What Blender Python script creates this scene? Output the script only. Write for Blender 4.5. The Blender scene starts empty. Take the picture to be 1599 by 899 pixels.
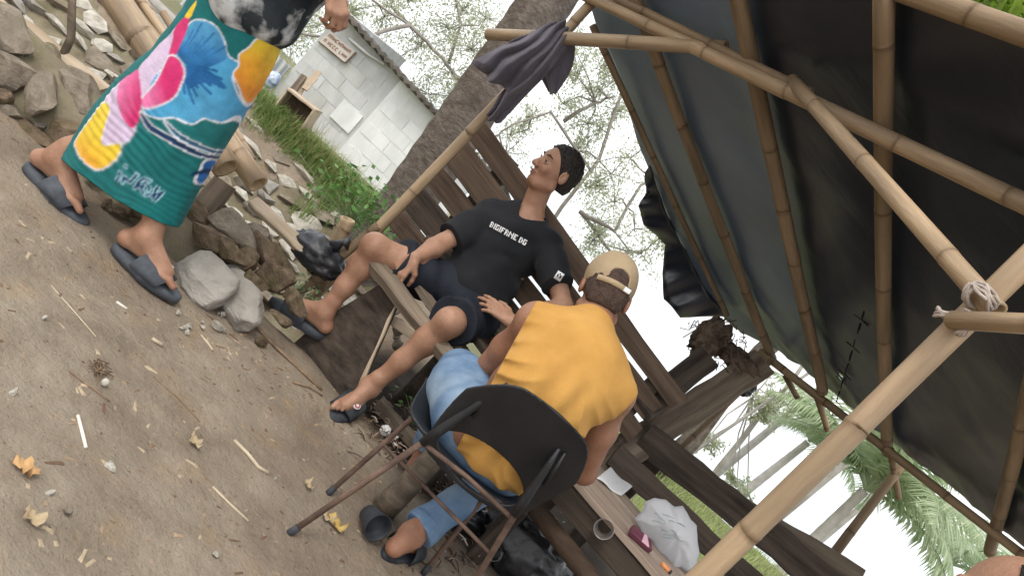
import bpy, bmesh, math, random
import numpy as np
from mathutils import Vector, Matrix, Euler

S = bpy.context.scene
# ------------------------------------------------------------------ camera, world, sun, exposure
ROLL, PITCH, EYE, FPX = math.radians(43.5), math.radians(8.2), 1.2, 1180.0
cam_data = bpy.data.cameras.new('camera')
cam = bpy.data.objects.new('camera', cam_data); S.collection.objects.link(cam); S.camera = cam
cam_data.sensor_fit = 'HORIZONTAL'; cam_data.sensor_width = 36.0; cam_data.lens = 36.0 * FPX / 1599.0
cam_data.clip_start = 0.05; cam_data.clip_end = 2000
_F = Vector((0, math.cos(PITCH), -math.sin(PITCH))); _U = Vector((0, math.sin(PITCH), math.cos(PITCH))); _X = Vector((1, 0, 0))
_cx = _X * math.cos(ROLL) + _U * math.sin(ROLL); _cy = -_X * math.sin(ROLL) + _U * math.cos(ROLL); _cz = -_F
m = Matrix((_cx, _cy, _cz)).transposed().to_4x4(); m.translation = (0, 0, EYE); cam.matrix_world = m

W = bpy.data.worlds.new('World'); S.world = W; W.use_nodes = True
wn = W.node_tree.nodes; wl = W.node_tree.links
bgn = wn['Background']
sky = wn.new('ShaderNodeTexSky'); sky.sky_type = 'NISHITA'; sky.sun_disc = False
SUN_EL, SUN_AZ = math.radians(58), math.radians(-150)       # high, hazy sun behind the camera's left shoulder
sky.sun_elevation = SUN_EL; sky.sun_rotation = SUN_AZ
sky.air_density = 1.0; sky.dust_density = 6.0; sky.ozone_density = 0.6
mixw = wn.new('ShaderNodeMix'); mixw.data_type = 'RGBA'; mixw.inputs['Factor'].default_value = 0.72
mixw.inputs['B'].default_value = (10.6, 10.8, 11.0, 1)          # even white cloud cover over the clear sky
wl.new(sky.outputs[0], mixw.inputs['A']); wl.new(mixw.outputs['Result'], bgn.inputs['Color'])
bgn.inputs['Strength'].default_value = 0.12

sd = bpy.data.lights.new('sun', 'SUN'); sd.energy = 0.7; sd.angle = math.radians(14); sd.color = (1, .955, .88)
sun = bpy.data.objects.new('sun', sd); S.collection.objects.link(sun)
# Nishita azimuth: rotation 0 -> +Y, clockwise seen from above
sdir = Vector((math.sin(SUN_AZ) * math.cos(SUN_EL), math.cos(SUN_AZ) * math.cos(SUN_EL), math.sin(SUN_EL)))
sun.rotation_euler = sdir.to_track_quat('Z', 'Y').to_euler(); sun.location = sdir * 20
vs = S.view_settings; vs.view_transform = 'Standard'; vs.look = 'None'; vs.gamma = 1.0; vs.use_curve_mapping = False
vs.exposure = 0.68
S.cycles.use_denoising = True
S.cycles.max_bounces = 7; S.cycles.transparent_max_bounces = 12

# ------------------------------------------------------------------ helpers
rnd = random.Random(7)
def ru(x, y):
    dx, dy = x - 799.5, y - 449.5
    return dx * math.cos(ROLL) + dy * math.sin(ROLL), dx * math.sin(ROLL) - dy * math.cos(ROLL)
def ray(x, y):
    r, u = ru(x, y); r /= FPX; u /= FPX
    return Vector((r, math.cos(PITCH) + u * math.sin(PITCH), -math.sin(PITCH) + u * math.cos(PITCH)))
def at(x, y, Y):            # a measured point of the photograph at distance Y -> place in the world
    d = ray(x, y); return Vector((0, 0, EYE)) + d * (Y / d.y)
def gnd(x, y, z=0.0):       # the same, lying on level z
    d = ray(x, y); return Vector((0, 0, EYE)) + d * ((z - EYE) / d.z)
V = Vector
def lerp(a, b, t): return a + (b - a) * t

def srgb(r, g, b):
    f = lambda c: (c / 255 / 12.92) if c <= 10 else ((c / 255 + .055) / 1.055) ** 2.4
    return (f(r), f(g), f(b), 1)

MATS = {}
def mat(name, c1, c2=None, scale=8.0, rough=.8, bump=0.0, bscale=None, detail=5.0, stretch=(1, 1, 1), c3=None, c3scale=None,
        c3amt=.5, metallic=0, spec=.3, sss=0.0, trans=0.0, alpha=1.0, coat=0.0, attr=None, bdist=.01, ramp=(.32, .68), sheen=0.0):
    """principled material: two-tone noise, optional third tone in patches, optional bump, optional colour attribute."""
    if name in MATS: return MATS[name]
    M = bpy.data.materials.new(name); M.use_nodes = True; MATS[name] = M
    N, L = M.node_tree.nodes, M.node_tree.links; b = N['Principled BSDF']
    b.inputs['Roughness'].default_value = rough; b.inputs['Metallic'].default_value = metallic
    b.inputs['Specular IOR Level'].default_value = spec
    if sss: b.inputs['Subsurface Weight'].default_value = sss; b.inputs['Subsurface Radius'].default_value = (.02, .008, .004); b.inputs['Subsurface Scale'].default_value = .4
    if trans: b.inputs['Transmission Weight'].default_value = trans
    if coat: b.inputs['Coat Weight'].default_value = coat
    if sheen: b.inputs['Sheen Weight'].default_value = sheen
    b.inputs['Alpha'].default_value = alpha
    tc = N.new('ShaderNodeTexCoord'); mp = N.new('ShaderNodeMapping'); mp.inputs['Scale'].default_value = stretch
    L.new(tc.outputs['Object'], mp.inputs['Vector'])
    oi = N.new('ShaderNodeObjectInfo')
    vadd = N.new('ShaderNodeVectorMath'); vadd.operation = 'ADD'
    vm = N.new('ShaderNodeMath'); vm.operation = 'MULTIPLY'; vm.inputs[1].default_value = 37.0
    L.new(oi.outputs['Random'], vm.inputs[0]); L.new(mp.outputs[0], vadd.inputs[0]); L.new(vm.outputs[0], vadd.inputs[1])
    vec = vadd.outputs[0]
    col = None
    if attr:
        a = N.new('ShaderNodeVertexColor'); a.layer_name = attr; col = a.outputs['Color']
        if c2 is not None:
            n1 = N.new('ShaderNodeTexNoise'); n1.inputs['Scale'].default_value = scale; n1.inputs['Detail'].default_value = detail
            L.new(vec, n1.inputs['Vector'])
            mr = N.new('ShaderNodeMapRange'); mr.inputs['To Min'].default_value = c2[0]; mr.inputs['To Max'].default_value = c2[1]
            mr.inputs['From Min'].default_value = .3; mr.inputs['From Max'].default_value = .7
            L.new(n1.outputs['Fac'], mr.inputs['Value'])
            hs = N.new('ShaderNodeHueSaturation'); L.new(mr.outputs[0], hs.inputs['Value']); L.new(col, hs.inputs['Color']); col = hs.outputs[0]
            if c3 is not None:
                n3 = N.new('ShaderNodeTexNoise'); n3.inputs['Scale'].default_value = c3scale or scale * .3; n3.inputs['Detail'].default_value = 6; n3.inputs['Roughness'].default_value = .7; L.new(vec, n3.inputs['Vector'])
                r3 = N.new('ShaderNodeMapRange'); r3.inputs['From Min'].default_value = .5; r3.inputs['From Max'].default_value = .7; r3.inputs['To Max'].default_value = c3amt; L.new(n3.outputs['Fac'], r3.inputs['Value'])
                mx = N.new('ShaderNodeMix'); mx.data_type = 'RGBA'; mx.inputs['B'].default_value = c3; L.new(r3.outputs[0], mx.inputs['Factor']); L.new(col, mx.inputs['A']); col = mx.outputs['Result']
    elif c2 is not None:
        n1 = N.new('ShaderNodeTexNoise'); n1.inputs['Scale'].default_value = scale; n1.inputs['Detail'].default_value = detail; n1.inputs['Roughness'].default_value = .6
        L.new(vec, n1.inputs['Vector'])
        r = N.new('ShaderNodeValToRGB'); r.color_ramp.elements[0].position = ramp[0]; r.color_ramp.elements[1].position = ramp[1]
        r.color_ramp.elements[0].color = c1; r.color_ramp.elements[1].color = c2
        L.new(n1.outputs['Fac'], r.inputs['Fac']); col = r.outputs['Color']
        if c3 is not None:
            n3 = N.new('ShaderNodeTexNoise'); n3.inputs['Scale'].default_value = c3scale or scale * .3; n3.inputs['Detail'].default_value = 4
            L.new(vec, n3.inputs['Vector'])
            r3 = N.new('ShaderNodeMapRange'); r3.inputs['From Min'].default_value = .5; r3.inputs['From Max'].default_value = .68; r3.inputs['To Max'].default_value = c3amt
            L.new(n3.outputs['Fac'], r3.inputs['Value'])
            mx = N.new('ShaderNodeMix'); mx.data_type = 'RGBA'; mx.inputs['B'].default_value = c3
            L.new(r3.outputs[0], mx.inputs['Factor']); L.new(col, mx.inputs['A']); col = mx.outputs['Result']
    if col is not None: L.new(col, b.inputs['Base Color'])
    else: b.inputs['Base Color'].default_value = c1
    if bump:
        nb = N.new('ShaderNodeTexNoise'); nb.inputs['Scale'].default_value = bscale or scale * 3; nb.inputs['Detail'].default_value = 6; nb.inputs['Roughness'].default_value = .65
        L.new(vec, nb.inputs['Vector'])
        bp = N.new('ShaderNodeBump'); bp.inputs['Strength'].default_value = bump; bp.inputs['Distance'].default_value = bdist
        L.new(nb.outputs['Fac'], bp.inputs['Height']); L.new(bp.outputs[0], b.inputs['Normal'])
    return M

def leafmat(name, c1, c2, rough=.55, transl=.35, scale=3.0):
    M = bpy.data.materials.new(name); M.use_nodes = True; MATS[name] = M
    N, L = M.node_tree.nodes, M.node_tree.links; b = N['Principled BSDF']; out = N['Material Output']
    g = N.new('ShaderNodeNewGeometry'); r = N.new('ShaderNodeValToRGB'); r.color_ramp.elements[0].color = c1; r.color_ramp.elements[1].color = c2
    L.new(g.outputs['Random Per Island'], r.inputs['Fac']); L.new(r.outputs['Color'], b.inputs['Base Color']); b.inputs['Roughness'].default_value = rough
    t = N.new('ShaderNodeBsdfTranslucent'); L.new(r.outputs['Color'], t.inputs['Color'])
    mx = N.new('ShaderNodeMixShader'); mx.inputs[0].default_value = transl
    L.new(b.outputs[0], mx.inputs[1]); L.new(t.outputs[0], mx.inputs[2]); L.new(mx.outputs[0], out.inputs['Surface'])
    return M

def wpos(o):
    p = V((0, 0, 0))
    while o is not None: p += o.location; o = o.parent
    return p
def tag(o, label=None, cat=None, group=None, kind=None):
    if label: o['label'] = label
    if cat: o['category'] = cat
    if group: o['group'] = group
    if kind: o['kind'] = kind
    return o
def thing(name, loc, label, cat, group=None):
    o = bpy.data.objects.new(name, None); S.collection.objects.link(o); o.location = loc; o.empty_display_size = .1
    return tag(o, label, cat, group)
def link(name, me, material, parent=None, loc=None):
    o = bpy.data.objects.new(name, me); S.collection.objects.link(o)
    if material is not None and not me.materials: me.materials.append(material)
    if parent is not None: o.parent = parent
    if loc is not None: o.location = loc
    return o
def mesh(name, verts, faces, smooth=True):
    me = bpy.data.meshes.new(name); me.from_pydata([tuple(v) for v in verts], [], [tuple(int(i) for i in f) for f in faces]); 
    if smooth: me.polygons.foreach_set('use_smooth', [True] * len(me.polygons))
    me.update(); return me
def build(name, geo, material, parent=None, smooth=True, origin=None, cols=None):
    """geo = (verts, faces) in world coordinates -> one object; origin at parent's frame or at its own base centre."""
    verts, faces = geo[0], geo[1]
    P = wpos(parent) if parent is not None else V((0, 0, 0))
    A = np.array([tuple(v) for v in verts], dtype=float)
    if origin is None:
        lo, hi = A.min(0), A.max(0); origin = V(((lo[0] + hi[0]) / 2, (lo[1] + hi[1]) / 2, lo[2]))
    A = A - np.array(tuple(origin))
    me = mesh(name, A, faces, smooth)
    if cols is not None:
        ca = me.color_attributes.new('Col', 'FLOAT_COLOR', 'POINT')
        ca.data.foreach_set('color', np.asarray(cols, dtype=np.float32).ravel())
    return link(name, me, material, parent, V(origin) - P)
def build_along(name, geo, d, nrm, material, parent=None, smooth=True, cols=None):
    """like build(), but the object's own X runs along d, so that grain and streaks follow the length"""
    x = V(d).normalized(); y = V(nrm); y = (y - x * y.dot(x)).normalized(); z = x.cross(y); R = np.array([tuple(x), tuple(y), tuple(z)])
    A = np.array([tuple(v) for v in geo[0]], float); o = A.mean(0); me = mesh(name, (A - o) @ R.T, geo[1], smooth)
    if cols is not None: me.color_attributes.new('Col', 'FLOAT_COLOR', 'POINT').data.foreach_set('color', np.asarray(cols, dtype=np.float32).ravel())
    ob = link(name, me, material, parent, V(tuple(o)) - (wpos(parent) if parent is not None else V((0, 0, 0))))
    ob.rotation_euler = Matrix((x, y, z)).transposed().to_euler(); return ob
def merge(*gs):
    vs, fs = [], []
    for g in gs:
        o = len(vs); vs += [tuple(v) for v in g[0]]; fs += [tuple(i + o for i in f) for f in g[1]]
    return vs, fs

def frame(d, hint=V((0, 0, 1))):
    d = d.normalized()
    if abs(d.dot(hint)) > .97: hint = V((1, 0, 0))
    s = d.cross(hint).normalized(); return s, s.cross(d).normalized()
def tube(pts, radii, n=10, cap=True, flat=1.0):
    pts = [V(p) for p in pts]; vs, fs = [], []
    if not isinstance(radii, (list, tuple)): radii = [radii] * len(pts)
    s = None
    for i, p in enumerate(pts):
        d = (pts[min(i + 1, len(pts) - 1)] - pts[max(i - 1, 0)])
        if d.length < 1e-9: d = V((0, 0, 1))
        if s is None: s, u = frame(d)
        else:
            d.normalize(); s = (s - d * s.dot(d)).normalized(); u = s.cross(d)
        for k in range(n):
            a = 2 * math.pi * k / n; vs.append(p + (s * math.cos(a) + u * math.sin(a) * flat) * radii[i])
    for i in range(len(pts) - 1):
        for k in range(n):
            a, b = i * n + k, i * n + (k + 1) % n; fs.append((a, b, b + n, a + n))
    if cap:
        fs.append(tuple(range(n - 1, -1, -1))); fs.append(tuple((len(pts) - 1) * n + k for k in range(n)))
    return vs, fs

def bamboo(name, a, b, r, parent=None, r2=None, seg=.30, n=14, bend=0.0, hollow=True, material=None, seed=0, origin=None):
    """a culm with node rings, slight bow and an open end; node scars carry a darker tone in the colour attribute."""
    a, b = V(a), V(b); r2 = r if r2 is None else r2; L_ = (b - a).length; q = random.Random(seed * 13 + 5)
    sx, sy = frame(b - a); st = []; bend = bend or q.uniform(-.007, .007) * L_
    ts = []; s = seg * q.uniform(.2, .8)
    while s < L_: ts.append(s); s += seg * q.uniform(.85, 1.15)
    prof = [(0, 1, 0)]
    for s in ts:
        prof += [(s - .02, 1, 0), (s - .008, 1.005, .15), (s - .003, 1.035, .6), (s + .001, 1.015, .75), (s + .004, 1.03, .35), (s + .012, 1.0, .1), (s + .03, .99, 0)]
    prof.append((L_, 1, 0)); prof = sorted(p for p in prof if 0 <= p[0] <= L_)
    pts, rad, dk = [], [], []
    dents = [(q.uniform(-1, 1), q.uniform(-1, 1)) for _ in range(len(ts) + 2)]
    for s, f, k in prof:
        t = s / L_; i = min(len(dents) - 1, sum(1 for z in ts if z < s))
        off = sx * (bend * math.sin(math.pi * t) + dents[i][0] * r * .06) + sy * dents[i][1] * r * .06
        pts.append(lerp(a, b, t) + off); rad.append(lerp(r, r2, t) * f); dk.append(k)
    vs, fs = tube(pts, rad, n, cap=False); m_ = len(pts)
    tone = [q.uniform(.86, 1.12) for _ in range(len(ts) + 2)]
    col = []
    for j in range(m_):
        i = min(len(tone) - 1, sum(1 for z in ts if z < prof[j][0]))
        for k in range(n):
            g = tone[i] * (1 - .62 * dk[j]) * (1 + .06 * math.sin(k * 2.4 + j))
            col.append((.415 * g, .30 * g * (1 - .1 * dk[j]), .185 * g * (1 - .2 * dk[j]), 1))
    d = (b - a).normalized()
    for end, base, sg in ((0, 0, 1), ((m_ - 1) * n, (m_ - 1) * n, -1)):   # cut ends: rim, wall, hollow
        c = pts[0] if end == 0 else pts[-1]; o = len(vs)
        for k in range(n): vs.append(c + (V(vs[base + k]) - c) * .74); col.append((.50, .36, .2, 1))
        o2 = len(vs); dep = r * (2.2 if hollow else .15)
        for k in range(n): vs.append(c + (V(vs[base + k]) - c) * .72 + d * sg * dep); col.append((.2, .13, .07, 1))
        for k in range(n):
            k2 = (k + 1) % n
            f1 = (base + k2, base + k, o + k, o + k2); f2 = (o + k2, o + k, o2 + k, o2 + k2)
            fs += [f1, f2] if sg > 0 else [f1[::-1], f2[::-1]]
        fs.append(tuple(o2 + k for k in range(n)) if sg < 0 else tuple(o2 + n - 1 - k for k in range(n)))
    return build_along(name, (vs, fs), b - a, sx, material or MATS['bamboo'], parent, True, col)

def plank_geo(a, b, w, th, nrm, seed=0, cuts=6, rough=.004, taper=0.0):
    """a sawn board from a to b (centre line), width w across, thickness th along nrm; wavy edges, worn ends, bevelled."""
    a, b = V(a), V(b); d = (b - a).normalized(); nrm = V(nrm); nrm = (nrm - d * nrm.dot(d)).normalized(); s = d.cross(nrm)
    q = random.Random(seed * 7 + 3); vs, fs = [], []; L_ = (b - a).length
    bv = min(th, w) * .12
    ring = [(-w / 2 + bv, -th / 2), (w / 2 - bv, -th / 2), (w / 2, -th / 2 + bv), (w / 2, th / 2 - bv), (w / 2 - bv, th / 2), (-w / 2 + bv, th / 2), (-w / 2, th / 2 - bv), (-w / 2, -th / 2 + bv)]
    e1, e2 = q.uniform(-.02, .02), q.uniform(-.02, .02)
    for i in range(cuts + 1):
        t = i / cuts; p = lerp(a, b, t); o1, o2 = q.uniform(-rough, rough), q.uniform(-rough, rough); wb = q.uniform(-rough, rough) * .6
        for (x, y) in ring:
            xx = x * (1 - taper * t) + (o1 if x < 0 else o2); sk = 0
            if i == 0: sk = -e1 * x / w
            if i == cuts: sk = e2 * x / w
            vs.append(p + s * xx + nrm * (y + wb) + d * sk)
    n = 8
    for i in range(cuts):
        for k in range(n):
            a_, b_ = i * n + k, i * n + (k + 1) % n; fs.append((a_, b_, b_ + n, a_ + n))
    fs.append(tuple(range(n - 1, -1, -1))); fs.append(tuple(cuts * n + k for k in range(n)))
    return vs, fs
def plank(name, a, b, w, th, nrm, material, parent=None, seed=0, **k):
    return build_along(name, plank_geo(a, b, w, th, nrm, seed, **k), V(b) - V(a), nrm, material, parent, False)

def noise3(p, seed=0):
    """smooth value noise on an (N,3) array, -1..1"""
    p = np.asarray(p, dtype=np.float64); i = np.floor(p).astype(np.int64); f = p - i; f = f * f * (3 - 2 * f)
    def h(a, b, c):
        n = (a * 73856093) ^ (b * 19349663) ^ (c * 83492791) ^ (seed * 2654435761 % (1 << 31)); n = (n ^ (n >> 13)) * 1274126177; n &= 0x7fffffff
        n = (n ^ (n >> 16)) * 668265263 & 0x7fffffff
        return (n & 0xffff) / 32767.5 - 1
    x, y, z = i[..., 0], i[..., 1], i[..., 2]; fx, fy, fz = f[..., 0], f[..., 1], f[..., 2]
    l = lambda a, b, t: a + (b - a) * t
    return l(l(l(h(x, y, z), h(x + 1, y, z), fx), l(h(x, y + 1, z), h(x + 1, y + 1, z), fx), fy),
             l(l(h(x, y, z + 1), h(x + 1, y, z + 1), fx), l(h(x, y + 1, z + 1), h(x + 1, y + 1, z + 1), fx), fy), fz)
def fbm(p, oct=4, seed=0):
    p = np.asarray(p, dtype=np.float64); s = 0; a = 1; t = 0
    for k in range(oct): s = s + a * noise3(p * (2 ** k), seed + k); t += a; a *= .5
    return s / t

def rock_mesh(name, seed, sub=2, sq=(1, 1, 1), facet=.55):
    """an angular broken stone about 1 unit across: a sphere cut by random planes, roughened."""
    bm = bmesh.new(); bmesh.ops.create_icosphere(bm, subdivisions=sub, radius=.5); q = random.Random(seed)
    planes = []
    for _ in range(11):
        n = V((q.gauss(0, 1), q.gauss(0, 1), q.gauss(0, 1))).normalized(); planes.append((n, q.uniform(.24, .40)))
    for v in bm.verts:
        for n, d in planes:
            e = v.co.dot(n) - d
            if e > 0: v.co -= n * e * (.8 + facet * .2)
    A = np.array([tuple(v.co) for v in bm.verts]); nn = fbm(A * 5 + seed * 3.1, 3, seed) * .025
    for v, k in zip(bm.verts, nn): v.co = V((v.co.x * sq[0], v.co.y * sq[1], v.co.z * sq[2])) * (1 + k * 2)
    me = bpy.data.meshes.new(name); bm.to_mesh(me); bm.free(); return me

# ---- signed-distance bodies: rounded limbs blended into one continuous skin, then meshed
class Body:
    def __init__(s, res=.006): s.P = []; s.res = res
    def cone(s, a, b, ra, rb=None, k=.02, clip=None, sub=False):
        s.P.append(('c', np.array(tuple(a), float), np.array(tuple(b), float), ra, ra if rb is None else rb, k, clip, sub)); return s
    def chain(s, pts, rs, k=.02, clip=None):
        for i in range(len(pts) - 1): s.cone(pts[i], pts[i + 1], rs[i], rs[i + 1], k, clip)
        return s
    def ball(s, c, r, k=.02, axes=None, clip=None, sub=False):
        """ellipsoid: r = (rx,ry,rz) along axes (three unit vectors, world axes by default)"""
        s.P.append(('e', np.array(tuple(c), float), r if isinstance(r, (tuple, list)) else (r, r, r), axes, 0, k, clip, sub)); return s
    def grid(s, disp=None, pad=.03, clip=None):
        lo = np.full(3, 1e9); hi = -lo
        for p in s.P:
            if p[7]: continue
            if p[0] == 'c':
                r = max(p[3], p[4]); lo = np.minimum(lo, np.minimum(p[1], p[2]) - r); hi = np.maximum(hi, np.maximum(p[1], p[2]) + r)
            else:
                r = max(p[2]); lo = np.minimum(lo, p[1] - r); hi = np.maximum(hi, p[1] + r)
        lo -= pad; hi += pad; h = s.res; n = np.ceil((hi - lo) / h).astype(int) + 1
        D = np.full(n, .5, dtype=np.float32)
        for p in s.P:
            k = p[5]; e = max(k, .004) * 1.3 + 3 * h
            if p[0] == 'c': r = max(p[3], p[4]); a0 = np.minimum(p[1], p[2]) - r - e; b0 = np.maximum(p[1], p[2]) + r + e
            else: r = max(p[2]); a0 = p[1] - r - e; b0 = p[1] + r + e
            i0 = np.clip(np.floor((a0 - lo) / h).astype(int), 0, n); i1 = np.clip(np.ceil((b0 - lo) / h).astype(int) + 1, 0, n)
            if (i1 <= i0).any(): continue
            ax = [lo[d] + h * np.arange(i0[d], i1[d]) for d in range(3)]
            G = np.stack(np.meshgrid(*ax, indexing='ij'), -1)
            if p[0] == 'c':
                ab = p[2] - p[1]; L2 = max(ab @ ab, 1e-12); t = np.clip(((G - p[1]) @ ab) / L2, 0, 1)
                d = np.linalg.norm(G - p[1] - t[..., None] * ab, axis=-1) - (p[3] + (p[4] - p[3]) * t)
            else:
                q = G - p[1]
                if p[3] is not None: q = q @ np.array([tuple(v) for v in p[3]]).T
                rr = np.array(p[2]); k0 = np.linalg.norm(q / rr, axis=-1); k1 = np.linalg.norm(q / (rr * rr), axis=-1) + 1e-9
                d = k0 * (k0 - 1) / k1
            if p[6]:
                for (c, nn) in p[6]: d = np.maximum(d, (G - np.array(tuple(c))) @ np.array(tuple(nn)))
            sl = tuple(slice(i0[j], i1[j]) for j in range(3)); o = D[sl]
            if p[7]:
                hh = np.clip(.5 - .5 * (o + d) / k, 0, 1); D[sl] = o + (-d - o) * hh + k * hh * (1 - hh)
            else:
                hh = np.clip(.5 + .5 * (o - d) / k, 0, 1); D[sl] = o + (d - o) * hh - k * hh * (1 - hh)
        if disp is not None or clip:
            m_ = np.abs(D) < .03
            idx = np.argwhere(m_); G = lo + idx * h
            if disp is not None: D[m_] += disp(G).astype(np.float32)
            if clip:
                ax = [lo[d] + h * np.arange(n[d]) for d in range(3)]
                for (c, nn) in clip:
                    c = np.array(tuple(c)); nn = np.array(tuple(nn))
                    pl = ((ax[0] - c[0]) * nn[0])[:, None, None] + ((ax[1] - c[1]) * nn[1])[None, :, None] + ((ax[2] - c[2]) * nn[2])[None, None, :]
                    D = np.maximum(D, pl.astype(np.float32))
        return D, lo, h
    def geo(s, disp=None, clip=None):
        D, lo, h = s.grid(disp, clip=clip); return surfnet(D, lo, h)
def surfnet(D, lo, h):
    s = D < 0; nx, ny, nz = D.shape
    C = np.zeros((nx - 1, ny - 1, nz - 1), dtype=np.int8)
    for i in (0, 1):
        for j in (0, 1):
            for k in (0, 1): C += s[i:nx - 1 + i, j:ny - 1 + j, k:nz - 1 + k]
    act = np.argwhere((C > 0) & (C < 8)); nv = len(act)
    ID = np.full(C.shape, -1, dtype=np.int64); ID[tuple(act.T)] = np.arange(nv)
    pos = np.zeros((nv, 3)); cnt = np.zeros(nv)
    cor = [(0, 0, 0), (1, 0, 0), (0, 1, 0), (1, 1, 0), (0, 0, 1), (1, 0, 1), (0, 1, 1), (1, 1, 1)]
    for a, b in ((0, 1), (2, 3), (4, 5), (6, 7), (0, 2), (1, 3), (4, 6), (5, 7), (0, 4), (1, 5), (2, 6), (3, 7)):
        ca, cb = np.array(cor[a]), np.array(cor[b]); da = D[tuple((act + ca).T)]; db = D[tuple((act + cb).T)]
        m_ = (da < 0) != (db < 0); t = np.where(m_, da / np.where(np.abs(da - db) < 1e-9, 1e-9, da - db), 0)
        pos += np.where(m_[:, None], ca + t[:, None] * (cb - ca), 0); cnt += m_
    V_ = lo + h * (act + pos / cnt[:, None])
    F = []
    for ax in range(3):
        sl1 = [slice(None)] * 3; sl2 = [slice(None)] * 3; sl1[ax] = slice(0, -1); sl2[ax] = slice(1, None)
        s1, s2 = s[tuple(sl1)], s[tuple(sl2)]; e = np.argwhere(s1 != s2)
        o1, o2 = (ax + 1) % 3, (ax + 2) % 3
        ok = (e[:, o1] > 0) & (e[:, o2] > 0) & (e[:, o1] < D.shape[o1] - 1) & (e[:, o2] < D.shape[o2] - 1); e = e[ok]
        flip = s1[tuple(e.T)]
        d1 = np.zeros(3, int); d1[o1] = 1; d2 = np.zeros(3, int); d2[o2] = 1
        q = np.stack([ID[tuple((e - d1 - d2).T)], ID[tuple((e - d2).T)], ID[tuple(e.T)], ID[tuple((e - d1).T)]], 1)
        q[~flip] = q[~flip][:, ::-1]; F.append(q)
    return V_, np.concatenate(F)
def build_np(name, geo, material, parent=None, cols=None):
    Vv, F = geo; P = np.array(tuple(wpos(parent))) if parent is not None else np.zeros(3)
    me = bpy.data.meshes.new(name); me.vertices.add(len(Vv)); me.vertices.foreach_set('co', (Vv - P).astype(np.float32).ravel())
    me.loops.add(F.size); me.loops.foreach_set('vertex_index', F.astype(np.int32).ravel())
    me.polygons.add(len(F)); me.polygons.foreach_set('loop_start', np.arange(0, F.size, 4, dtype=np.int32)); me.polygons.foreach_set('loop_total', np.full(len(F), 4, dtype=np.int32))
    me.polygons.foreach_set('use_smooth', np.ones(len(F), dtype=bool)); me.update(calc_edges=True); me.validate()
    if cols is not None:
        ca = me.color_attributes.new('Col', 'FLOAT_COLOR', 'POINT'); ca.data.foreach_set('color', np.asarray(cols, dtype=np.float32).ravel())
    return link(name, me, material, parent)

# ------------------------------------------------------------------ materials
mat('bamboo', None, (.66, 1.2), 26, .48, .35, 60, stretch=(.12, 1, 1), attr='Col', spec=.4, c3=(.17, .125, .085, 1), c3scale=6, c3amt=.85)
mat('bamboo_old', None, (.32, .66), 20, .75, .4, 50, stretch=(.12, 1, 1), attr='Col', spec=.2)
mat('dirt', (.235, .165, .105, 1), (.34, .255, .17, 1), 1.6, .95, .55, 30, 8, c3=(.16, .105, .065, 1), c3scale=.9, c3amt=.55, spec=.1, bdist=.02)
mat('rock', (.165, .135, .102, 1), (.34, .29, .23, 1), 6, .92, .6, 22, c3=(.10, .085, .05, 1), c3scale=3, spec=.15, bdist=.02)
mat('rock_dark', (.085, .06, .04, 1), (.22, .165, .112, 1), 5, .95, .6, 20, c3=(.10, .095, .035, 1), c3scale=3, spec=.15, bdist=.02)
mat('rock_pale', (.34, .31, .26, 1), (.60, .57, .50, 1), 5, .9, .5, 22, c3=(.24, .2, .14, 1), c3scale=3, spec=.15, bdist=.02)
mat('mortar', (.15, .125, .085, 1), (.27, .235, .165, 1), 7, .95, .6, 30, c3=(.12, .13, .045, 1), c3scale=2.5, spec=.1, bdist=.02)
mat('concrete', (.25, .235, .21, 1), (.40, .375, .335, 1), 7, .92, .6, 45, c3=(.2, .165, .12, 1), c3scale=3, spec=.15)
mat('render_grey', (.46, .465, .46, 1), (.62, .625, .62, 1), 5, .9, .4, 18, stretch=(1, 1, .35), c3=(.45, .44, .40, 1), c3scale=1.2, c3amt=.7, spec=.15)
mat('render_white', (.66, .67, .665, 1), (.83, .835, .83, 1), 4.5, .9, .4, 18, stretch=(1, 1, .35), c3=(.58, .6, .57, 1), c3scale=1.1, c3amt=.6, spec=.15)
mat('wood_dark', (.020, .015, .012, 1), (.092, .070, .054, 1), 26, .85, .6, 60, stretch=(.07, 1, 1), c3=(.11, .09, .07, 1), c3scale=4, c3amt=.4, spec=.25)
mat('wood_back', (.060, .040, .028, 1), (.155, .108, .075, 1), 26, .8, .55, 60, stretch=(.07, 1, 1), c3=(.055, .035, .024, 1), c3scale=3, c3amt=.5, spec=.25)
mat('wood_grey', (.10, .078, .058, 1), (.27, .215, .16, 1), 26, .85, .6, 60, stretch=(.07, 1, 1), c3=(.07, .055, .04, 1), c3scale=3, spec=.2)
mat('wood_table', (.32, .25, .20, 1), (.55, .45, .37, 1), 28, .7, .4, 60, stretch=(.06, 1, 1), c3=(.2, .14, .1, 1), c3scale=3, c3amt=.4, spec=.3)
mat('wood_pale', (.33, .255, .175, 1), (.55, .45, .34, 1), 26, .8, .5, 60, stretch=(.08, 1, 1), spec=.2)
mat('bark', (.095, .078, .065, 1), (.205, .172, .145, 1), 16, .9, .9, 30, stretch=(1, 1, 1.6), c3=(.06, .046, .035, 1), c3scale=3, spec=.15, bdist=.02)
mat('rust', (.075, .045, .034, 1), (.19, .125, .095, 1), 16, .75, .4, 90, c3=(.06, .04, .035, 1), c3scale=6, spec=.3)
mat('rubber_dark', (.022, .025, .030, 1), (.052, .058, .067, 1), 20, .7, .15, 120, spec=.3)
mat('iron_dark', (.018, .017, .018, 1), (.05, .045, .042, 1), 14, .5, .2, 90, spec=.5)
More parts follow.
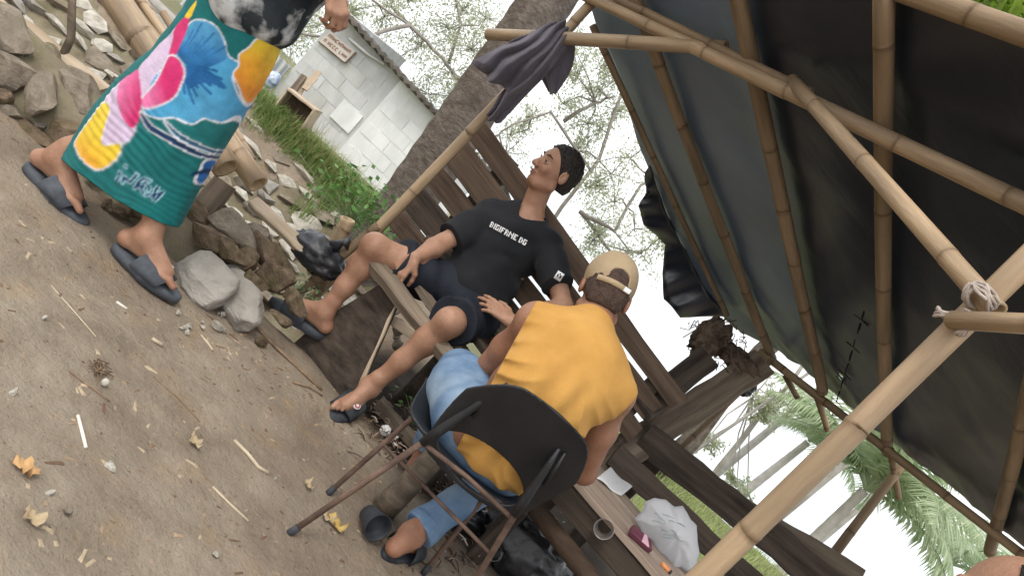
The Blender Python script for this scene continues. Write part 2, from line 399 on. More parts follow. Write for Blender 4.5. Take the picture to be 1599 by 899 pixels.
# ------------------------------------------------------------------ terrain
def sstep(a, b, x): t = np.clip((x - a) / (b - a), 0, 1); return t * t * (3 - 2 * t)
def terrain(x, y):
    x = np.asarray(x, float); y = np.asarray(y, float)
    left = 1 - sstep(-.75, -.15, x)                                   # 1 on the ditch side, 0 behind the bench
    ditch = -.62 * sstep(2.9, 3.5, y) * (1 - sstep(4.25, 5.35, y) * 1.13)
    back = -.95 * sstep(6.0, 9.6, y)
    zl = ditch + back
    zr = -.10 * sstep(3.3, 4.2, y) - .22 * sstep(4.5, 8, y) - 1.6 * sstep(8.5, 13, y)
    z = zl * left + zr * (1 - left)
    z = z - 1.6 * sstep(16, 26, y) * left
    near = np.exp(-((x + .2) ** 2 + (y - 2) ** 2) / 12)
    P = np.stack([x, y, x * 0], -1)
    z = z + near * (.014 * fbm(P * 2.2, 3, 3) + .011 * fbm(P * 8, 3, 8)) + (1 - near) * .10 * fbm(P * .35, 3, 5)
    return z
def axis(lo, hi, step, far_lo, far_hi):
    a = list(np.arange(lo, hi + 1e-6, step)); s = step
    x = a[-1]
    while x < far_hi: s *= 1.22; x += s; a.append(x)
    s = step; x = a[0]; b = []
    while x > far_lo: s *= 1.22; x -= s; b.append(x)
    return np.array(b[::-1] + a)
gx = axis(-3.2, 2.2, .03, -500, 500); gy = axis(.6, 6.2, .03, -60, 900)
GX, GY = np.meshgrid(gx, gy, indexing='ij'); GZ = terrain(GX, GY)
nx_, ny_ = GX.shape; idx = np.arange(nx_ * ny_).reshape(nx_, ny_)
gf = np.stack([idx[:-1, :-1], idx[1:, :-1], idx[1:, 1:], idx[:-1, 1:]], -1).reshape(-1, 4)
gmat = bpy.data.materials.new('ground_mix'); gmat.use_nodes = True
def ground_material(M):
    N, L = M.node_tree.nodes, M.node_tree.links; b = N['Principled BSDF']; b.inputs['Roughness'].default_value = .95; b.inputs['Specular IOR Level'].default_value = .1
    tc = N.new('ShaderNodeTexCoord')
    def nz(sc, det=6, rg=.6):
        n = N.new('ShaderNodeTexNoise'); n.inputs['Scale'].default_value = sc; n.inputs['Detail'].default_value = det; n.inputs['Roughness'].default_value = rg
        L.new(tc.outputs['Object'], n.inputs['Vector']); return n.outputs['Fac']
    def ramp(f, *st):
        r = N.new('ShaderNodeValToRGB'); e = r.color_ramp.elements
        while len(e) < len(st): e.new(.5)
        for el, (p, c) in zip(e, st): el.position = p; el.color = c
        L.new(f, r.inputs['Fac']); return r.outputs['Color']
    def mix(f, a, bb, mode='MIX'):
        mx = N.new('ShaderNodeMix'); mx.data_type = 'RGBA'; mx.blend_type = mode
        if isinstance(f, float): mx.inputs['Factor'].default_value = f
        else: L.new(f, mx.inputs['Factor'])
        for s_, v in (('A', a), ('B', bb)):
            if isinstance(v, tuple): mx.inputs[s_].default_value = v
            else: L.new(v, mx.inputs[s_])
        return mx.outputs['Result']
    base = ramp(nz(2.3, 9, .68), (.30, (.195, .152, .112, 1)), (.5, (.322, .264, .200, 1)), (.70, (.435, .372, .288, 1)))
    damp = ramp(nz(.8, 5), (.45, (0, 0, 0, 1)), (.68, (1, 1, 1, 1)))
    c = mix(damp, base, (.215, .165, .124, 1))
    spk = ramp(nz(70, 3, .7), (.62, (0, 0, 0, 1)), (.76, (.7, .7, .7, 1))); c = mix(spk, c, (.46, .385, .30, 1))
    dk = ramp(nz(48, 3, .7), (.25, (1, 1, 1, 1)), (.36, (0, 0, 0, 1))); c = mix(dk, c, (.14, .092, .06, 1))
    ocr = ramp(nz(5.5, 6), (.55, (0, 0, 0, 1)), (.75, (.5, .5, .5, 1))); c = mix(ocr, c, (.40, .28, .15, 1))
    a = N.new('ShaderNodeVertexColor'); a.layer_name = 'Col'
    sp = N.new('ShaderNodeSeparateColor'); L.new(a.outputs['Color'], sp.inputs[0])
    gr = ramp(nz(1.2, 7), (.3, (.15, .145, .085, 1)), (.7, (.27, .27, .16, 1)))
    c = mix(sp.outputs[1], c, gr)
    bench_shade = ramp(nz(6, 6), (.3, (.018, .014, .011, 1)), (.7, (.058, .044, .033, 1)))  # near-black tone that paints the shade under the bench
    c = mix(sp.outputs[0], c, bench_shade)
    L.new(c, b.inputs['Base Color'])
    h1 = nz(26, 8, .7); bp = N.new('ShaderNodeBump'); bp.inputs['Strength'].default_value = .9; bp.inputs['Distance'].default_value = .026; L.new(h1, bp.inputs['Height'])
    h2 = nz(130, 3, .6); b2 = N.new('ShaderNodeBump'); b2.inputs['Strength'].default_value = .5; b2.inputs['Distance'].default_value = .005; L.new(h2, b2.inputs['Height']); L.new(bp.outputs[0], b2.inputs['Normal'])
    L.new(b2.outputs[0], b.inputs['Normal'])
ground_material(gmat)
gcol = np.zeros((nx_ * ny_, 4), np.float32); gcol[:, 3] = 1
PX, PY = GX.ravel(), GY.ravel(); edge = .12 * fbm(np.stack([PX, PY, PX * 0], -1) * 3, 3, 11)
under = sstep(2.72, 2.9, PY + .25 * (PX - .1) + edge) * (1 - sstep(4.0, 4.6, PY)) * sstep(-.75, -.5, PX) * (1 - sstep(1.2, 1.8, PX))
gcol[:, 0] = under                                                    # shade under the bench, painted into the ground colour
gcol[:, 1] = np.clip(sstep(5.0, 5.6, PY + edge * 2) * sstep(-.4, .2, PX) + sstep(5.3, 6, PY + edge * 2), 0, 1)   # grass
gme = bpy.data.meshes.new('ground'); gme.from_pydata(np.stack([GX, GY, GZ], -1).reshape(-1, 3).tolist(), [], gf.tolist())
gme.polygons.foreach_set('use_smooth', [True] * len(gme.polygons))
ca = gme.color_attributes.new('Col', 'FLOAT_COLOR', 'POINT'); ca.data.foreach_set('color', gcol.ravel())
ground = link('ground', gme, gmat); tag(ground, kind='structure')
def tz(x, y): return float(terrain(np.array([x]), np.array([y]))[0])

wm = bpy.data.materials.new('water_surface'); wm.use_nodes = True
b = wm.node_tree.nodes['Principled BSDF']; b.inputs['Base Color'].default_value = (.30, .34, .33, 1); b.inputs['Roughness'].default_value = .12; b.inputs['Specular IOR Level'].default_value = .8
nzn = wm.node_tree.nodes.new('ShaderNodeTexNoise'); nzn.inputs['Scale'].default_value = 1.2; nzn.inputs['Detail'].default_value = 4
bpn = wm.node_tree.nodes.new('ShaderNodeBump'); bpn.inputs['Strength'].default_value = .15; wm.node_tree.links.new(nzn.outputs['Fac'], bpn.inputs['Height']); wm.node_tree.links.new(bpn.outputs[0], b.inputs['Normal'])
water = build('water', ([(-480, 9, -1.15), (480, 9, -1.15), (480, 880, -1.15), (-480, 880, -1.15)], [(0, 1, 2, 3)]), wm, None, False); tag(water, kind='structure')

# ------------------------------------------------------------------ low rubble wall beside the path (left)
ROCKS = [rock_mesh('stone', 100 + i, 3, (1, .8, .72), 1.0) for i in range(10)]
def stone(name, me, loc, size, rot, material, parent):
    o = bpy.data.objects.new(name, me); S.collection.objects.link(o); o.parent = parent; o.location = V(loc) - wpos(parent)
    o.scale = size if hasattr(size, '__len__') else (size,) * 3; o.rotation_euler = rot
    if not me.materials: me.materials.append(material)
    o.material_slots[0].link = 'OBJECT'; o.material_slots[0].material = material
    return o
lw = thing('rubble_wall', (-1.4, 2.75, 0), 'low rubble stone wall along the dirt path behind the walking person', 'wall')
core = []
for i in range(25):
    x = -2.9 + i * (2.02 / 24); h_ = .5 + .5 * min(1, (24 - i) / 7); w_ = .02 * math.sin(i * 1.7); core.append((x, 2.69 + w_, -.05)); core.append((x, 2.735 + w_ + .012 * math.sin(i * 3.1), .13 * h_)); core.append((x, 2.83, .215 * h_)); core.append((x, 3.02, .17 * h_)); core.append((x, 3.12, -.6))
cf = [(i * 5 + k, (i + 1) * 5 + k, (i + 1) * 5 + k + 1, i * 5 + k + 1) for i in range(24) for k in range(4)]
build('earth_core', (core, [f[::-1] for f in cf]), MATS['mortar'], lw)
q = random.Random(21)
def wall_stone(px, py, Y, w, h, mt, dz=0, rz=None):
    p = at(px, py, Y); me = q.choice(ROCKS)
    return stone('stone', me, p, (w * 1.38, w * .85, h * 1.65), (q.uniform(-.25, .25), q.uniform(-.3, .3), q.uniform(-.5, .5) if rz is None else rz), MATS[mt], lw)
for px, py, Y, w, h, mt in [(15, 50, 2.78, .22, .15, 'rock'), (20, 110, 2.72, .2, .17, 'rock'), (65, 150, 2.70, .17, .16, 'rock'), (120, 145, 2.82, .2, .14, 'rock'),
        (5, 165, 2.66, .16, .1, 'rock'), (50, 210, 2.67, .17, .09, 'rock_dark'), (115, 215, 2.72, .19, .14, 'rock_dark'), (75, 95, 2.86, .2, .09, 'mortar'), (45, 78, 2.88, .18, .1, 'mortar'),
        (130, 130, 2.9, .2, .1, 'rock'), (175, 200, 2.8, .2, .14, 'rock_dark'), (165, 250, 2.7, .2, .12, 'rock_dark'), (220, 235, 2.85, .22, .14, 'rock'),
        (230, 320, 2.72, .18, .12, 'rock_dark'), (260, 275, 2.82, .22, .14, 'rock'), (300, 330, 2.84, .18, .12, 'rock_dark'),
        (365, 355, 2.86, .2, .1, 'rock'), (330, 370, 2.76, .2, .1, 'rock_dark'), (405, 365, 2.98, .14, .09, 'rock'), (415, 390, 2.94, .16, .1, 'rock_dark'),
        (385, 405, 2.82, .13, .12, 'rock_dark'), (435, 405, 2.98, .14, .09, 'rock_dark'), (395, 440, 2.76, .12, .1, 'rock_dark'), (430, 435, 2.86, .13, .12, 'rock_dark'),
        (-40, 40, 2.75, .22, .16, 'rock'), (-45, 110, 2.68, .2, .16, 'rock_dark'), (-90, 60, 2.72, .24, .2, 'rock'), (360, 395, 2.74, .12, .09, 'rock_dark'),
        (460, 470, 2.86, .12, .07, 'rock_dark'), (440, 500, 2.72, .09, .05, 'rock_dark')]:
    wall_stone(px, py, Y, w, h, mt)
for i in range(26):
    x = q.uniform(-2.8, -.5); stone('stone', q.choice(ROCKS), (x, q.uniform(2.62, 2.7), q.uniform(.01, .05)), q.uniform(.05, .1), (q.uniform(0, 6), q.uniform(0, 6), q.uniform(0, 6)), MATS[q.choice(['rock_dark', 'rock'])], lw)

# split-bamboo rail lying on the wall top, thin upright stake
rail = plank('split_rail', at(-60, -34, 2.92), at(165, 142, 2.96), .055, .035, V((0, -.7, .7)), MATS['wood_pale'], None, 4, cuts=10)
tag(rail, 'pale split bamboo rail lying along the top of the rubble wall at far left', 'rail')
r2 = plank('split_rail', at(395, 315, 3.02), at(478, 392, 3.0), .055, .035, V((0, -.7, .7)), MATS['wood_pale'], None, 5, cuts=8)
tag(r2, 'short pale split bamboo rail on the wall leading up to the black plastic bag', 'rail')
stake = build('stake', tube([at(110, 85, 2.95) - V((0, 0, .12)), at(111, 60, 2.95), at(113, -10, 2.95), at(113, -80, 2.95)], [.017, .016, .015, .013], 8), MATS['wood_grey'])
tag(stake, 'thin grey upright stake behind the rubble wall at top left', 'stake')

# bamboo rack: two thick culms on a leaning support, thin sticks beside them
rack = thing('bamboo_rack', V((-1.2, 3.1, 0)), 'rack of two thick bamboo poles with open ends behind the walking person', 'bamboo rack')
bamboo('pole', at(355, 262, 2.92), at(155, -40, 3.1), .055, rack, .06, .27, 18, seed=3)
bamboo('pole', at(402, 288, 3.05), at(215, 10, 3.25), .046, rack, .05, .27, 18, seed=4)
bamboo('thin_pole', at(395, 250, 3.2), at(255, 20, 3.3), .016, rack, .018, .25, 10, seed=5)
bamboo('thin_pole', at(345, 190, 3.12), at(205, -20, 3.22), .018, rack, .02, .25, 10, seed=6)
plank('support_board', at(352, 285, 2.90), at(272, 385, 2.86) - V((0, 0, .06)), .10, .03, V((0, -1, .1)), MATS['wood_grey'], rack, 8)
plank('support_board', at(210, 105, 3.14) - V((0, 0, .08)), at(150, 175, 3.12) - V((0, 0, .15)), .08, .03, V((0, -1, .1)), MATS['wood_grey'], rack, 9)

# two broken lumps of concrete on the path edge
def lump(name, c, ax1, ax2, ax3, size, label, seed, pw=3.6):
    """a broken block: rounded box with chipped corners and a rough face"""
    bm = bmesh.new(); bmesh.ops.create_cube(bm, size=2); bmesh.ops.subdivide_edges(bm, edges=bm.edges[:], cuts=9, use_grid_fill=True)
    A = np.array([tuple(v.co) for v in bm.verts]); k = (np.abs(A) ** pw).sum(1) ** (-1 / pw); A = A * k[:, None]; q = random.Random(seed)
    for _ in range(9):                                        # broken corners
        n = np.array([q.gauss(0, 1) for _ in range(3)]); n /= np.linalg.norm(n); e = A @ n - q.uniform(.88, 1.08); A -= np.where(e > 0, e, 0)[:, None] * n
    A = A * np.array(size); fr = np.array([tuple(V(a).normalized()) for a in (ax1, ax2, ax3)]); A = A @ fr + np.array(tuple(c))
    d = fbm(A * 26, 3, seed) * .010 + fbm(A * 80, 2, seed + 1) * .003; cc = A - np.array(tuple(c)); A = A + cc / (np.linalg.norm(cc, axis=1, keepdims=True) + 1e-9) * d[:, None]
    bm.verts.index_update(); fs = [tuple(v.index for v in f.verts) for f in bm.faces]; bm.free(); o = build(name, (A, fs), MATS['concrete'], None, False); tag(o, label, 'concrete lump'); return o
lx_ = (at(372, 490, 2.6) - at(290, 405, 2.68)); lx_.z *= .6
lump('concrete_lump', at(314, 438, 2.62) + V((0, .03, 0)), lx_, V((.2, -.75, .62)), V((.1, .62, .75)), (.120, .070, .092), 'pale broken concrete lump nearer to the walking person\'s front sandal', 3)
lump('concrete_lump', at(368, 462, 2.70) + V((0, .02, -.01)), lx_ + V((.02, -.03, -.02)), V((.2, -.6, .75)), V((.1, .75, .6)), (.150, .066, .078), 'longer pale concrete lump leaning on the other one, towards the bench', 5)
chip = stone('plaster_chip', ROCKS[3], gnd(340, 507, .02), (.10, .05, .05), (.2, .3, .9), MATS['rock_pale'], thing('plaster_debris', gnd(335, 505), 'white crumbled plaster chips in front of the concrete lumps', 'debris'))
for i in range(10): stone('plaster_chip', ROCKS[i % 10], gnd(290 + q.uniform(-12, 60), 480 + q.uniform(-8, 40), .01), q.uniform(.012, .035), (q.uniform(0, 6), q.uniform(0, 6), 0), MATS['rock_pale'], chip.parent)

# black plastic bag on the wall
def crumple(c, r, seed, res=14, fold=.16, sq=(1, 1, 1), up=.4):
    bm = bmesh.new(); bmesh.ops.create_icosphere(bm, subdivisions=4, radius=1.0)
    A = np.array([tuple(v.co) for v in bm.verts]); k = 1 - np.abs(fbm(A * 2.4 + seed, 3, seed)) * fold * 2.4 + fbm(A * 6 + seed, 2, seed + 2) * fold * .5
    vs = [c + V((v.co.x * sq[0], v.co.y * sq[1], v.co.z * sq[2])) * (r * kk) for v, kk in zip(bm.verts, k)]
    bm.verts.index_update(); fs = [tuple(x.index for x in f.verts) for f in bm.faces]; bm.free(); return vs, fs
mat('plastic_black', (.010, .011, .013, 1), (.03, .032, .038, 1), 9, .32, .5, 26, spec=.6)
bag = build('plastic_bag', merge(crumple(at(497, 397, 3.06), .13, 4, sq=(1.1, .8, .62)), tube([at(522, 385, 3.06), at(535, 378, 3.06), at(545, 380, 3.06)], [.03, .012, .03], 10)), MATS['plastic_black'])
tag(bag, 'crumpled black plastic bag lying on the rubble wall beside the bench', 'plastic bag')

# ------------------------------------------------------------------ far masonry bank with grass, coping, block house
bank = thing('masonry_bank', (-2.2, 4.9, -.2), 'pale cobble masonry bank across the ditch with grass on top', 'bank')
def bank_pt(x, t): return V((x, 4.22 + 1.1 * t, -.5 + .60 * t - .05 * (x + 2) * 0))
mv = []; NXB = 60
for i in range(NXB + 1):
    x = -4.6 + i * (3.95 / NXB)
    for t in (-.3, 0, .25, .5, .75, 1.0): mv.append(bank_pt(x, t) + V((0, .02 * math.sin(i * 1.3 + t * 9), .015 * math.sin(i * .9 + t * 5))))
    mv.append(V((x, 5.9, .08))); mv.append(V((x, 6.2, -.6)))
mf = [(i * 8 + k, (i + 1) * 8 + k, (i + 1) * 8 + k + 1, i * 8 + k + 1) for i in range(NXB) for k in range(7)]
build('mortar_bed', (mv, mf), MATS['mortar'], bank)
FL = [rock_mesh('cobble', 300 + i, 1, (1, .9, .6), 1.0) for i in range(8)]
q = random.Random(5); nb = 0; row = 0; t = .06
bn = (bank_pt(0, 1) - bank_pt(0, 0)).cross(V((-1, 0, 0))).normalized()
bn = V((0, -.48, .88))
slope = math.atan2(.60, 1.1)
while t < 1.0:
    x = -4.5 + (row % 2) * .08
    while x < -.72:
        w = q.uniform(.12, .21)
        if nb < 290:
            stone('cobble', FL[q.randrange(8)], bank_pt(x + w / 2, t + q.uniform(-.025, .025)) + bn * .012, (w * 1.5, w * q.uniform(1.05, 1.4), .12), (slope + q.uniform(-.06, .06), q.uniform(-.06, .06), q.choice((0, 3.14)) + q.uniform(-.5, .5)), MATS[q.choices(['rock_pale', 'rock', 'concrete'], [3, 2, 2])[0]], bank); nb += 1
        x += w + q.uniform(.0, .015)
    t += .112; row += 1
cop = plank('coping', V((-4.6, 5.42, .10)), V((-1.35, 5.42, .10)), .20, .10, V((0, 0, 1)), MATS['concrete'], bank, 3, cuts=14)

hs = thing('block_house', (-3.6, 10.4, -1.2), 'small pale rendered block house across the ditch behind the palm trunk', 'house')
HB = -1.25
A0 = at(560 - 60, 60, 10.0); 
xl = at(484 + 316 - 316, 75, 10).x
def hpt(px, py, Y=10.0): return at(px, py, Y)
pL, pC, pR = hpt(545, 20), hpt(640, 125), hpt(700, 190)
xL, xC, xR = hpt(482, 78).x, hpt(585, 172).x, hpt(760, 265).x
zL, zC, zR = pL.z, pC.z - .02, pR.z - .04
def wall_block(name, x0, x1, z0a, z0b, Y, material, depth=.18):
    vs = [(x0, Y, HB), (x1, Y, HB), (x1, Y, z0b), (x0, Y, z0a), (x0, Y + depth, HB), (x1, Y + depth, HB), (x1, Y + depth, z0b), (x0, Y + depth, z0a)]
    return build(name, (vs, [(0, 1, 2, 3), (5, 4, 7, 6), (1, 5, 6, 2), (4, 0, 3, 7), (3, 2, 6, 7), (4, 5, 1, 0)]), material, hs, False)
wall_block('wall', xL, xC, zL, zC, 10.0, MATS['render_grey'])
wall_block('wall', xC + .003, xR, zC, zR, 9.985, MATS['render_white'])
vs = [(xL, 10.181, HB), (xL + .15, 10.181, HB), (xL + .15, 10.181, zL - .003), (xL, 10.181, zL - .003), (xL, 13, HB), (xL + .15, 13, HB), (xL + .15, 13, zL - .003), (xL, 13, zL - .003)]
build('wall', (vs, [(0, 1, 2, 3), (5, 4, 7, 6), (1, 5, 6, 2), (4, 0, 3, 7), (3, 2, 6, 7)]), MATS['render_grey'], hs, False)
# courses: thin proud edges of single blocks showing through the render
q = random.Random(9)
for (x0, x1, Y, za, zb, mt) in ((xL, xC, 9.994, zL, zC, 'render_grey'), (xC + .01, xR, 9.979, zC, zR, 'render_white')):
    nrow = 0; z = HB + .35
    while z < min(za, zb) - .2:
        x = x0 + .04 + (.2 if nrow % 2 else 0)
        while x < x1 - .42:
            if q.random() < .93:
                e = q.uniform(.001, .0035); u1, u2 = q.uniform(0, .006), q.uniform(0, .006); vs = [(x + u1, Y - e, z + u2), (x + .392, Y - e, z), (x + .392 - u2, Y - e, z + .184), (x, Y - e, z + .184 - u1)]; vs2 = [(a, b + .02, c) for a, b, c in vs]
                build('block', (vs + vs2, [(0, 1, 2, 3), (1, 5, 6, 2), (4, 0, 3, 7), (3, 2, 6, 7), (5, 4, 0, 1)]), MATS[mt], hs, False)
            x += .405
        z += .195; nrow += 1
# corrugated roof edge
rv = []; n = 90
for i in range(n + 1):
    x = lerp(xL - .25, xR + .3, i / n); zz = np.interp(x, [xL - .25, xC, xR + .3], [zL + .03, zC + .03, zR - .02]); w = .022 * math.sin(i * 1.9)
    rv += [(x, 9.72, zz + w - .0), (x, 13.2, zz + w - .35), (x, 9.72, zz + w - .05), (x, 13.2, zz + w - .40)]
rf = []
for i in range(n):
    a = i * 4; b_ = a + 4; rf += [(a, b_, b_ + 1, a + 1), (a + 2, a + 3, b_ + 3, b_ + 2), (a, a + 2, b_ + 2, b_)]
mat('roof_sheet', (.07, .06, .05, 1), (.17, .15, .13, 1), 6, .7, .3, 30, spec=.3)
build('roof', (rv, rf), MATS['roof_sheet'], hs, False)
# sign board with red lettering, electrical conduit, blocked window
mat('sign_board', (.62, .57, .50, 1), (.72, .67, .61, 1), 5, .8)
mat('sign_ink', (.40, .24, .19, 1)); mat('sign_frame', (.12, .08, .06, 1), (.2, .14, .1, 1))
sc = [at(498, 66, 9.96), at(539, 99, 9.96), at(556, 82, 9.96), at(515, 49, 9.96)]
sb = build('sign_board', (sc + [p + V((0, .025, 0)) for p in sc], [(0, 1, 2, 3), (1, 5, 6, 2), (4, 0, 3, 7), (3, 2, 6, 7), (5, 4, 0, 1)]), MATS['sign_board'], hs, False)
ux = (sc[1] - sc[0]); uz = (sc[3] - sc[0])
def spt(u, v, o=.004): return sc[0] + ux * u + uz * v - V((0, o, 0))
def stroke(u0, v0, u1, v1, w=.007):
    a, b_ = spt(u0, v0), spt(u1, v1); d = (b_ - a).normalized(); s = d.cross(V((0, 1, 0))) * w
    return ([a - s, b_ - s, b_ + s, a + s], [(0, 1, 2, 3)])
q = random.Random(3); st = []
for v in (.66, .24):                                          # two lines of small capitals, too far off to read
    u = .07
    while u < .9:
        cw = .075; k = q.randrange(4); h_ = .2
        st += [stroke(u, v, u, v + h_)]
        if k in (0, 1): st += [stroke(u, v + h_, u + cw * .7, v + h_)]
        if k in (0, 2): st += [stroke(u, v, u + cw * .7, v)]
        if k in (1, 3): st += [stroke(u + cw * .7, v, u + cw * .7, v + h_)]
        if k == 3: st += [stroke(u, v + h_ * .5, u + cw * .7, v + h_ * .5)]
        u += cw * (1.25 if q.random() < .8 else 2.0)
tag(build('lettering', merge(*st), MATS['sign_ink'], sb, False), kind='stuff')
for i in range(4):
    a, b_ = spt(*[(0, 0), (1, 0), (1, 1), (0, 1)][i], .003), spt(*[(1, 0), (1, 1), (0, 1), (0, 0)][i], .003)
    if i in (0, 1): build('sign_edge', plank_geo(a - V((0, .005, 0)), b_ - V((0, .005, 0)), .018, .02, V((0, -1, 0)), i), MATS['sign_frame'], sb, False)
wc = [at(520, 188, 9.99), at(548, 170, 9.99), at(560, 196, 9.99), at(535, 200, 9.99)]
c = at(541, 182, 9.98); vs = [c + V((a * .17, -.012 + d, b_ * .15)) for d in (0, .03) for a, b_ in ((-1, -1), (1, -1), (1, 1), (-1, 1))]
build('blocked_window', (vs, [(0, 1, 2, 3), (1, 5, 6, 2), (4, 0, 3, 7), (3, 2, 6, 7), (5, 4, 0, 1)]), MATS['render_white'], hs, False)
build('conduit', tube([at(545, 60, 9.93), at(575, 85, 9.93), at(600, 100, 9.93)], .018, 8), MATS['render_white'], hs)

# corrugated grey fence sheet left of the house: ribs as geometry
fe = thing('sheet_fence', at(430, 112, 9.95) - V((0, 0, 1)), 'grey ribbed sheet fence left of the block house', 'fence')
fl, fr_ = at(330, 60, 9.95), at(462, 112, 9.95); top = at(440, 92, 9.95).z
vs, fs = [], []; n = 96
for i in range(n + 1):
    x = lerp(fl.x - .6, xL - .01, i / n); d = .03 * (1 if (i // 3) % 2 else -1); vs += [(x, 9.95 + d, HB), (x, 9.95 + d, top), (x, 9.962 + d, top), (x, 9.962 + d, HB)]
for i in range(n):
    a = i * 4; fs += [(a, a + 4, a + 5, a + 1), (a + 1, a + 5, a + 6, a + 2), (a + 2, a + 6, a + 7, a + 3)]
mat('sheet_grey', (.42, .44, .45, 1), (.58, .6, .61, 1), 2.5, .6, spec=.4)
build('ribbed_sheet', (vs, fs), MATS['sheet_grey'], fe, False)

# things stored on the coping
fx = at(468, 172, 5.42); cr = thing('wooden_crate', V((fx.x, 5.42, .15)), 'open weathered wooden crate standing on the bank coping before the house', 'crate')
cw_, ch_ = .125, .15; cz = .152; a_ = -.10
Rm = Matrix.Rotation(a_, 3, 'Y')
def cp(x, y, z): return V((fx.x, 5.42, cz + .02)) + Rm @ V((x, y, z))
for s in (-1, 1):
    plank('side_board', cp(s * cw_, 0, 0), cp(s * cw_, 0, ch_ * 1.25), .14, .018, V((1, 0, 0)), MATS['wood_pale'], cr, s + 3)
plank('bottom_board', cp(-cw_ + .01, 0, .01), cp(cw_ - .01, 0, .01), .14, .018, V((0, 0, 1)), MATS['wood_pale'], cr, 8)
plank('top_board', cp(-cw_ - .01, 0, ch_ * 1.3), cp(cw_ + .01, 0, ch_ * 1.3), .14, .018, V((0, 0, 1)), MATS['wood_pale'], cr, 9)
plank('back_board', cp(0, .06, .02), cp(0, .06, ch_ * 1.25), cw_ * 1.9, .012, V((0, 1, 0)), MATS['wood_back'], cr, 10)
for i, (px, py, px2, py2) in enumerate([(440, 165, 475, 118), (448, 170, 482, 122), (475, 140, 498, 112)]):
    o = plank('leaning_board', at(px, py, 5.53 + .03 * i), at(px2, py2, 5.62 + .03 * i), .05, .02, V((0, -1, .2)), MATS[['wood_grey', 'wood_pale', 'wood_pale'][i]], None, i)
    tag(o, ['grey board leaning left of the crate on the coping', 'pale board leaning directly behind the crate\'s left side', 'short pale board sticking up above the crate'][i], 'board')
mat('bag_blue', (.10, .2, .45, 1), (.7, .75, .8, 1), 14, .5)
o = build('blue_sack', crumple(at(425, 125, 5.5), .075, 9, sq=(.7, .6, 1.0)), MATS['bag_blue']); tag(o, 'small blue and white plastic sack on the coping next to the sarong\'s yellow flower', 'sack')
# ------------------------------------------------------------------ bamboo shelter under a black tarpaulin
TP = (2.775, -.186, -.297)                                   # roof plane z = a + b x + c y
def roof_z(x, y): return TP[0] + TP[1] * x + TP[2] * y
def on_roof(px, py, off=0.0):
    d = ray(px, py); t = (TP[0] + off - EYE) / (d.z - TP[1] * d.x - TP[2] * d.y); return V((0, 0, EYE)) + d * t
sh = thing('bamboo_shelter', (.2, 3.0, 0), 'lean-to shelter of bamboo poles roofed with a black plastic sheet', 'shelter')
q = random.Random(31)
# sheet
TLc, BLc, BRc, TRc = V((-.98, 3.06)), V((1.06, 4.34)), V((3.5, 1.95)), V((1.75, .72))
NU, NV = 150, 110
U_, V_ = np.meshgrid(np.linspace(0, 1, NU), np.linspace(0, 1, NV), indexing='ij')
bl = lambda i: (TLc[i] * (1 - U_) + TRc[i] * U_) * V_ + (BLc[i] * (1 - U_) + BRc[i] * U_) * (1 - V_)
X_, Y_ = bl(0), bl(1)
EP = [on_roof(x, y, .03) for x, y in ((1136, 497), (1098, 440), (1062, 378), (1032, 315), (1012, 255), (985, 180), (960, 110), (930, 40), (905, -30))]; EP.append(V((-1.0, 3.0, 0)))
ek = np.concatenate([[0], np.cumsum([(EP[i + 1].xy - EP[i].xy).length for i in range(len(EP) - 1)])]); vk = ek / ek[-1]; wgt = np.clip(1 - U_ / .22, 0, 1) ** 1.5       # the left edge is a curve, not a straight cut
X_ += wgt * (np.interp(V_, vk, [p.x for p in EP]) - (TLc[0] * V_ + BLc[0] * (1 - V_))); Y_ += wgt * (np.interp(V_, vk, [p.y for p in EP]) - (TLc[1] * V_ + BLc[1] * (1 - V_)))
Z_ = roof_z(X_, Y_) + .03
pp = np.stack([U_ * 3.2, V_ * 2.2, U_ * 0], -1)
Z_ += .022 * fbm(pp * 2.0, 3, 4) - .02 * np.abs(np.sin(U_ * 3.14 * 5)) * np.sin(V_ * 3.14)
fold = fbm(np.stack([U_ * 26 + V_ * 10, V_ * 2.5, U_ * 0], -1), 3, 9)
Z_ += .020 * fold * (np.exp(-V_ * 4.5) + .06) + .006 * fbm(pp * 9, 2, 6) * np.exp(-V_ * 2)
Y_ += .012 * fbm(np.stack([U_ * 30, V_ * 0, V_ * 0], -1), 2, 3) * (V_ < .03)
ii = np.arange(NU * NV).reshape(NU, NV); tf = np.stack([ii[:-1, :-1], ii[1:, :-1], ii[1:, 1:], ii[:-1, 1:]], -1).reshape(-1, 4)
tv = np.stack([X_, Y_, Z_], -1).reshape(-1, 3); cen = tv[tf].mean(1)
hol = on_roof(1313, 585, .03); keep = np.ones(len(tf), bool)
for hx, hy, rr in ((0, 0, .016), (.02, .028, .010)): keep &= np.hypot(cen[:, 0] - hol.x - hx, cen[:, 1] - hol.y - hy) > rr
tf = tf[keep]
tm = bpy.data.materials.new('tarp_black'); tm.use_nodes = True
N, L = tm.node_tree.nodes, tm.node_tree.links; b = N['Principled BSDF']; b.inputs['Base Color'].default_value = (.012, .013, .015, 1)
tc = N.new('ShaderNodeTexCoord'); n1 = N.new('ShaderNodeTexNoise'); n1.inputs['Scale'].default_value = 1.6; n1.inputs['Detail'].default_value = 5; L.new(tc.outputs['Object'], n1.inputs['Vector'])
rr = N.new('ShaderNodeValToRGB'); rr.color_ramp.elements[0].color = (.007, .0105, .018, 1); rr.color_ramp.elements[1].color = (.018, .027, .044, 1); L.new(n1.outputs['Fac'], rr.inputs['Fac'])
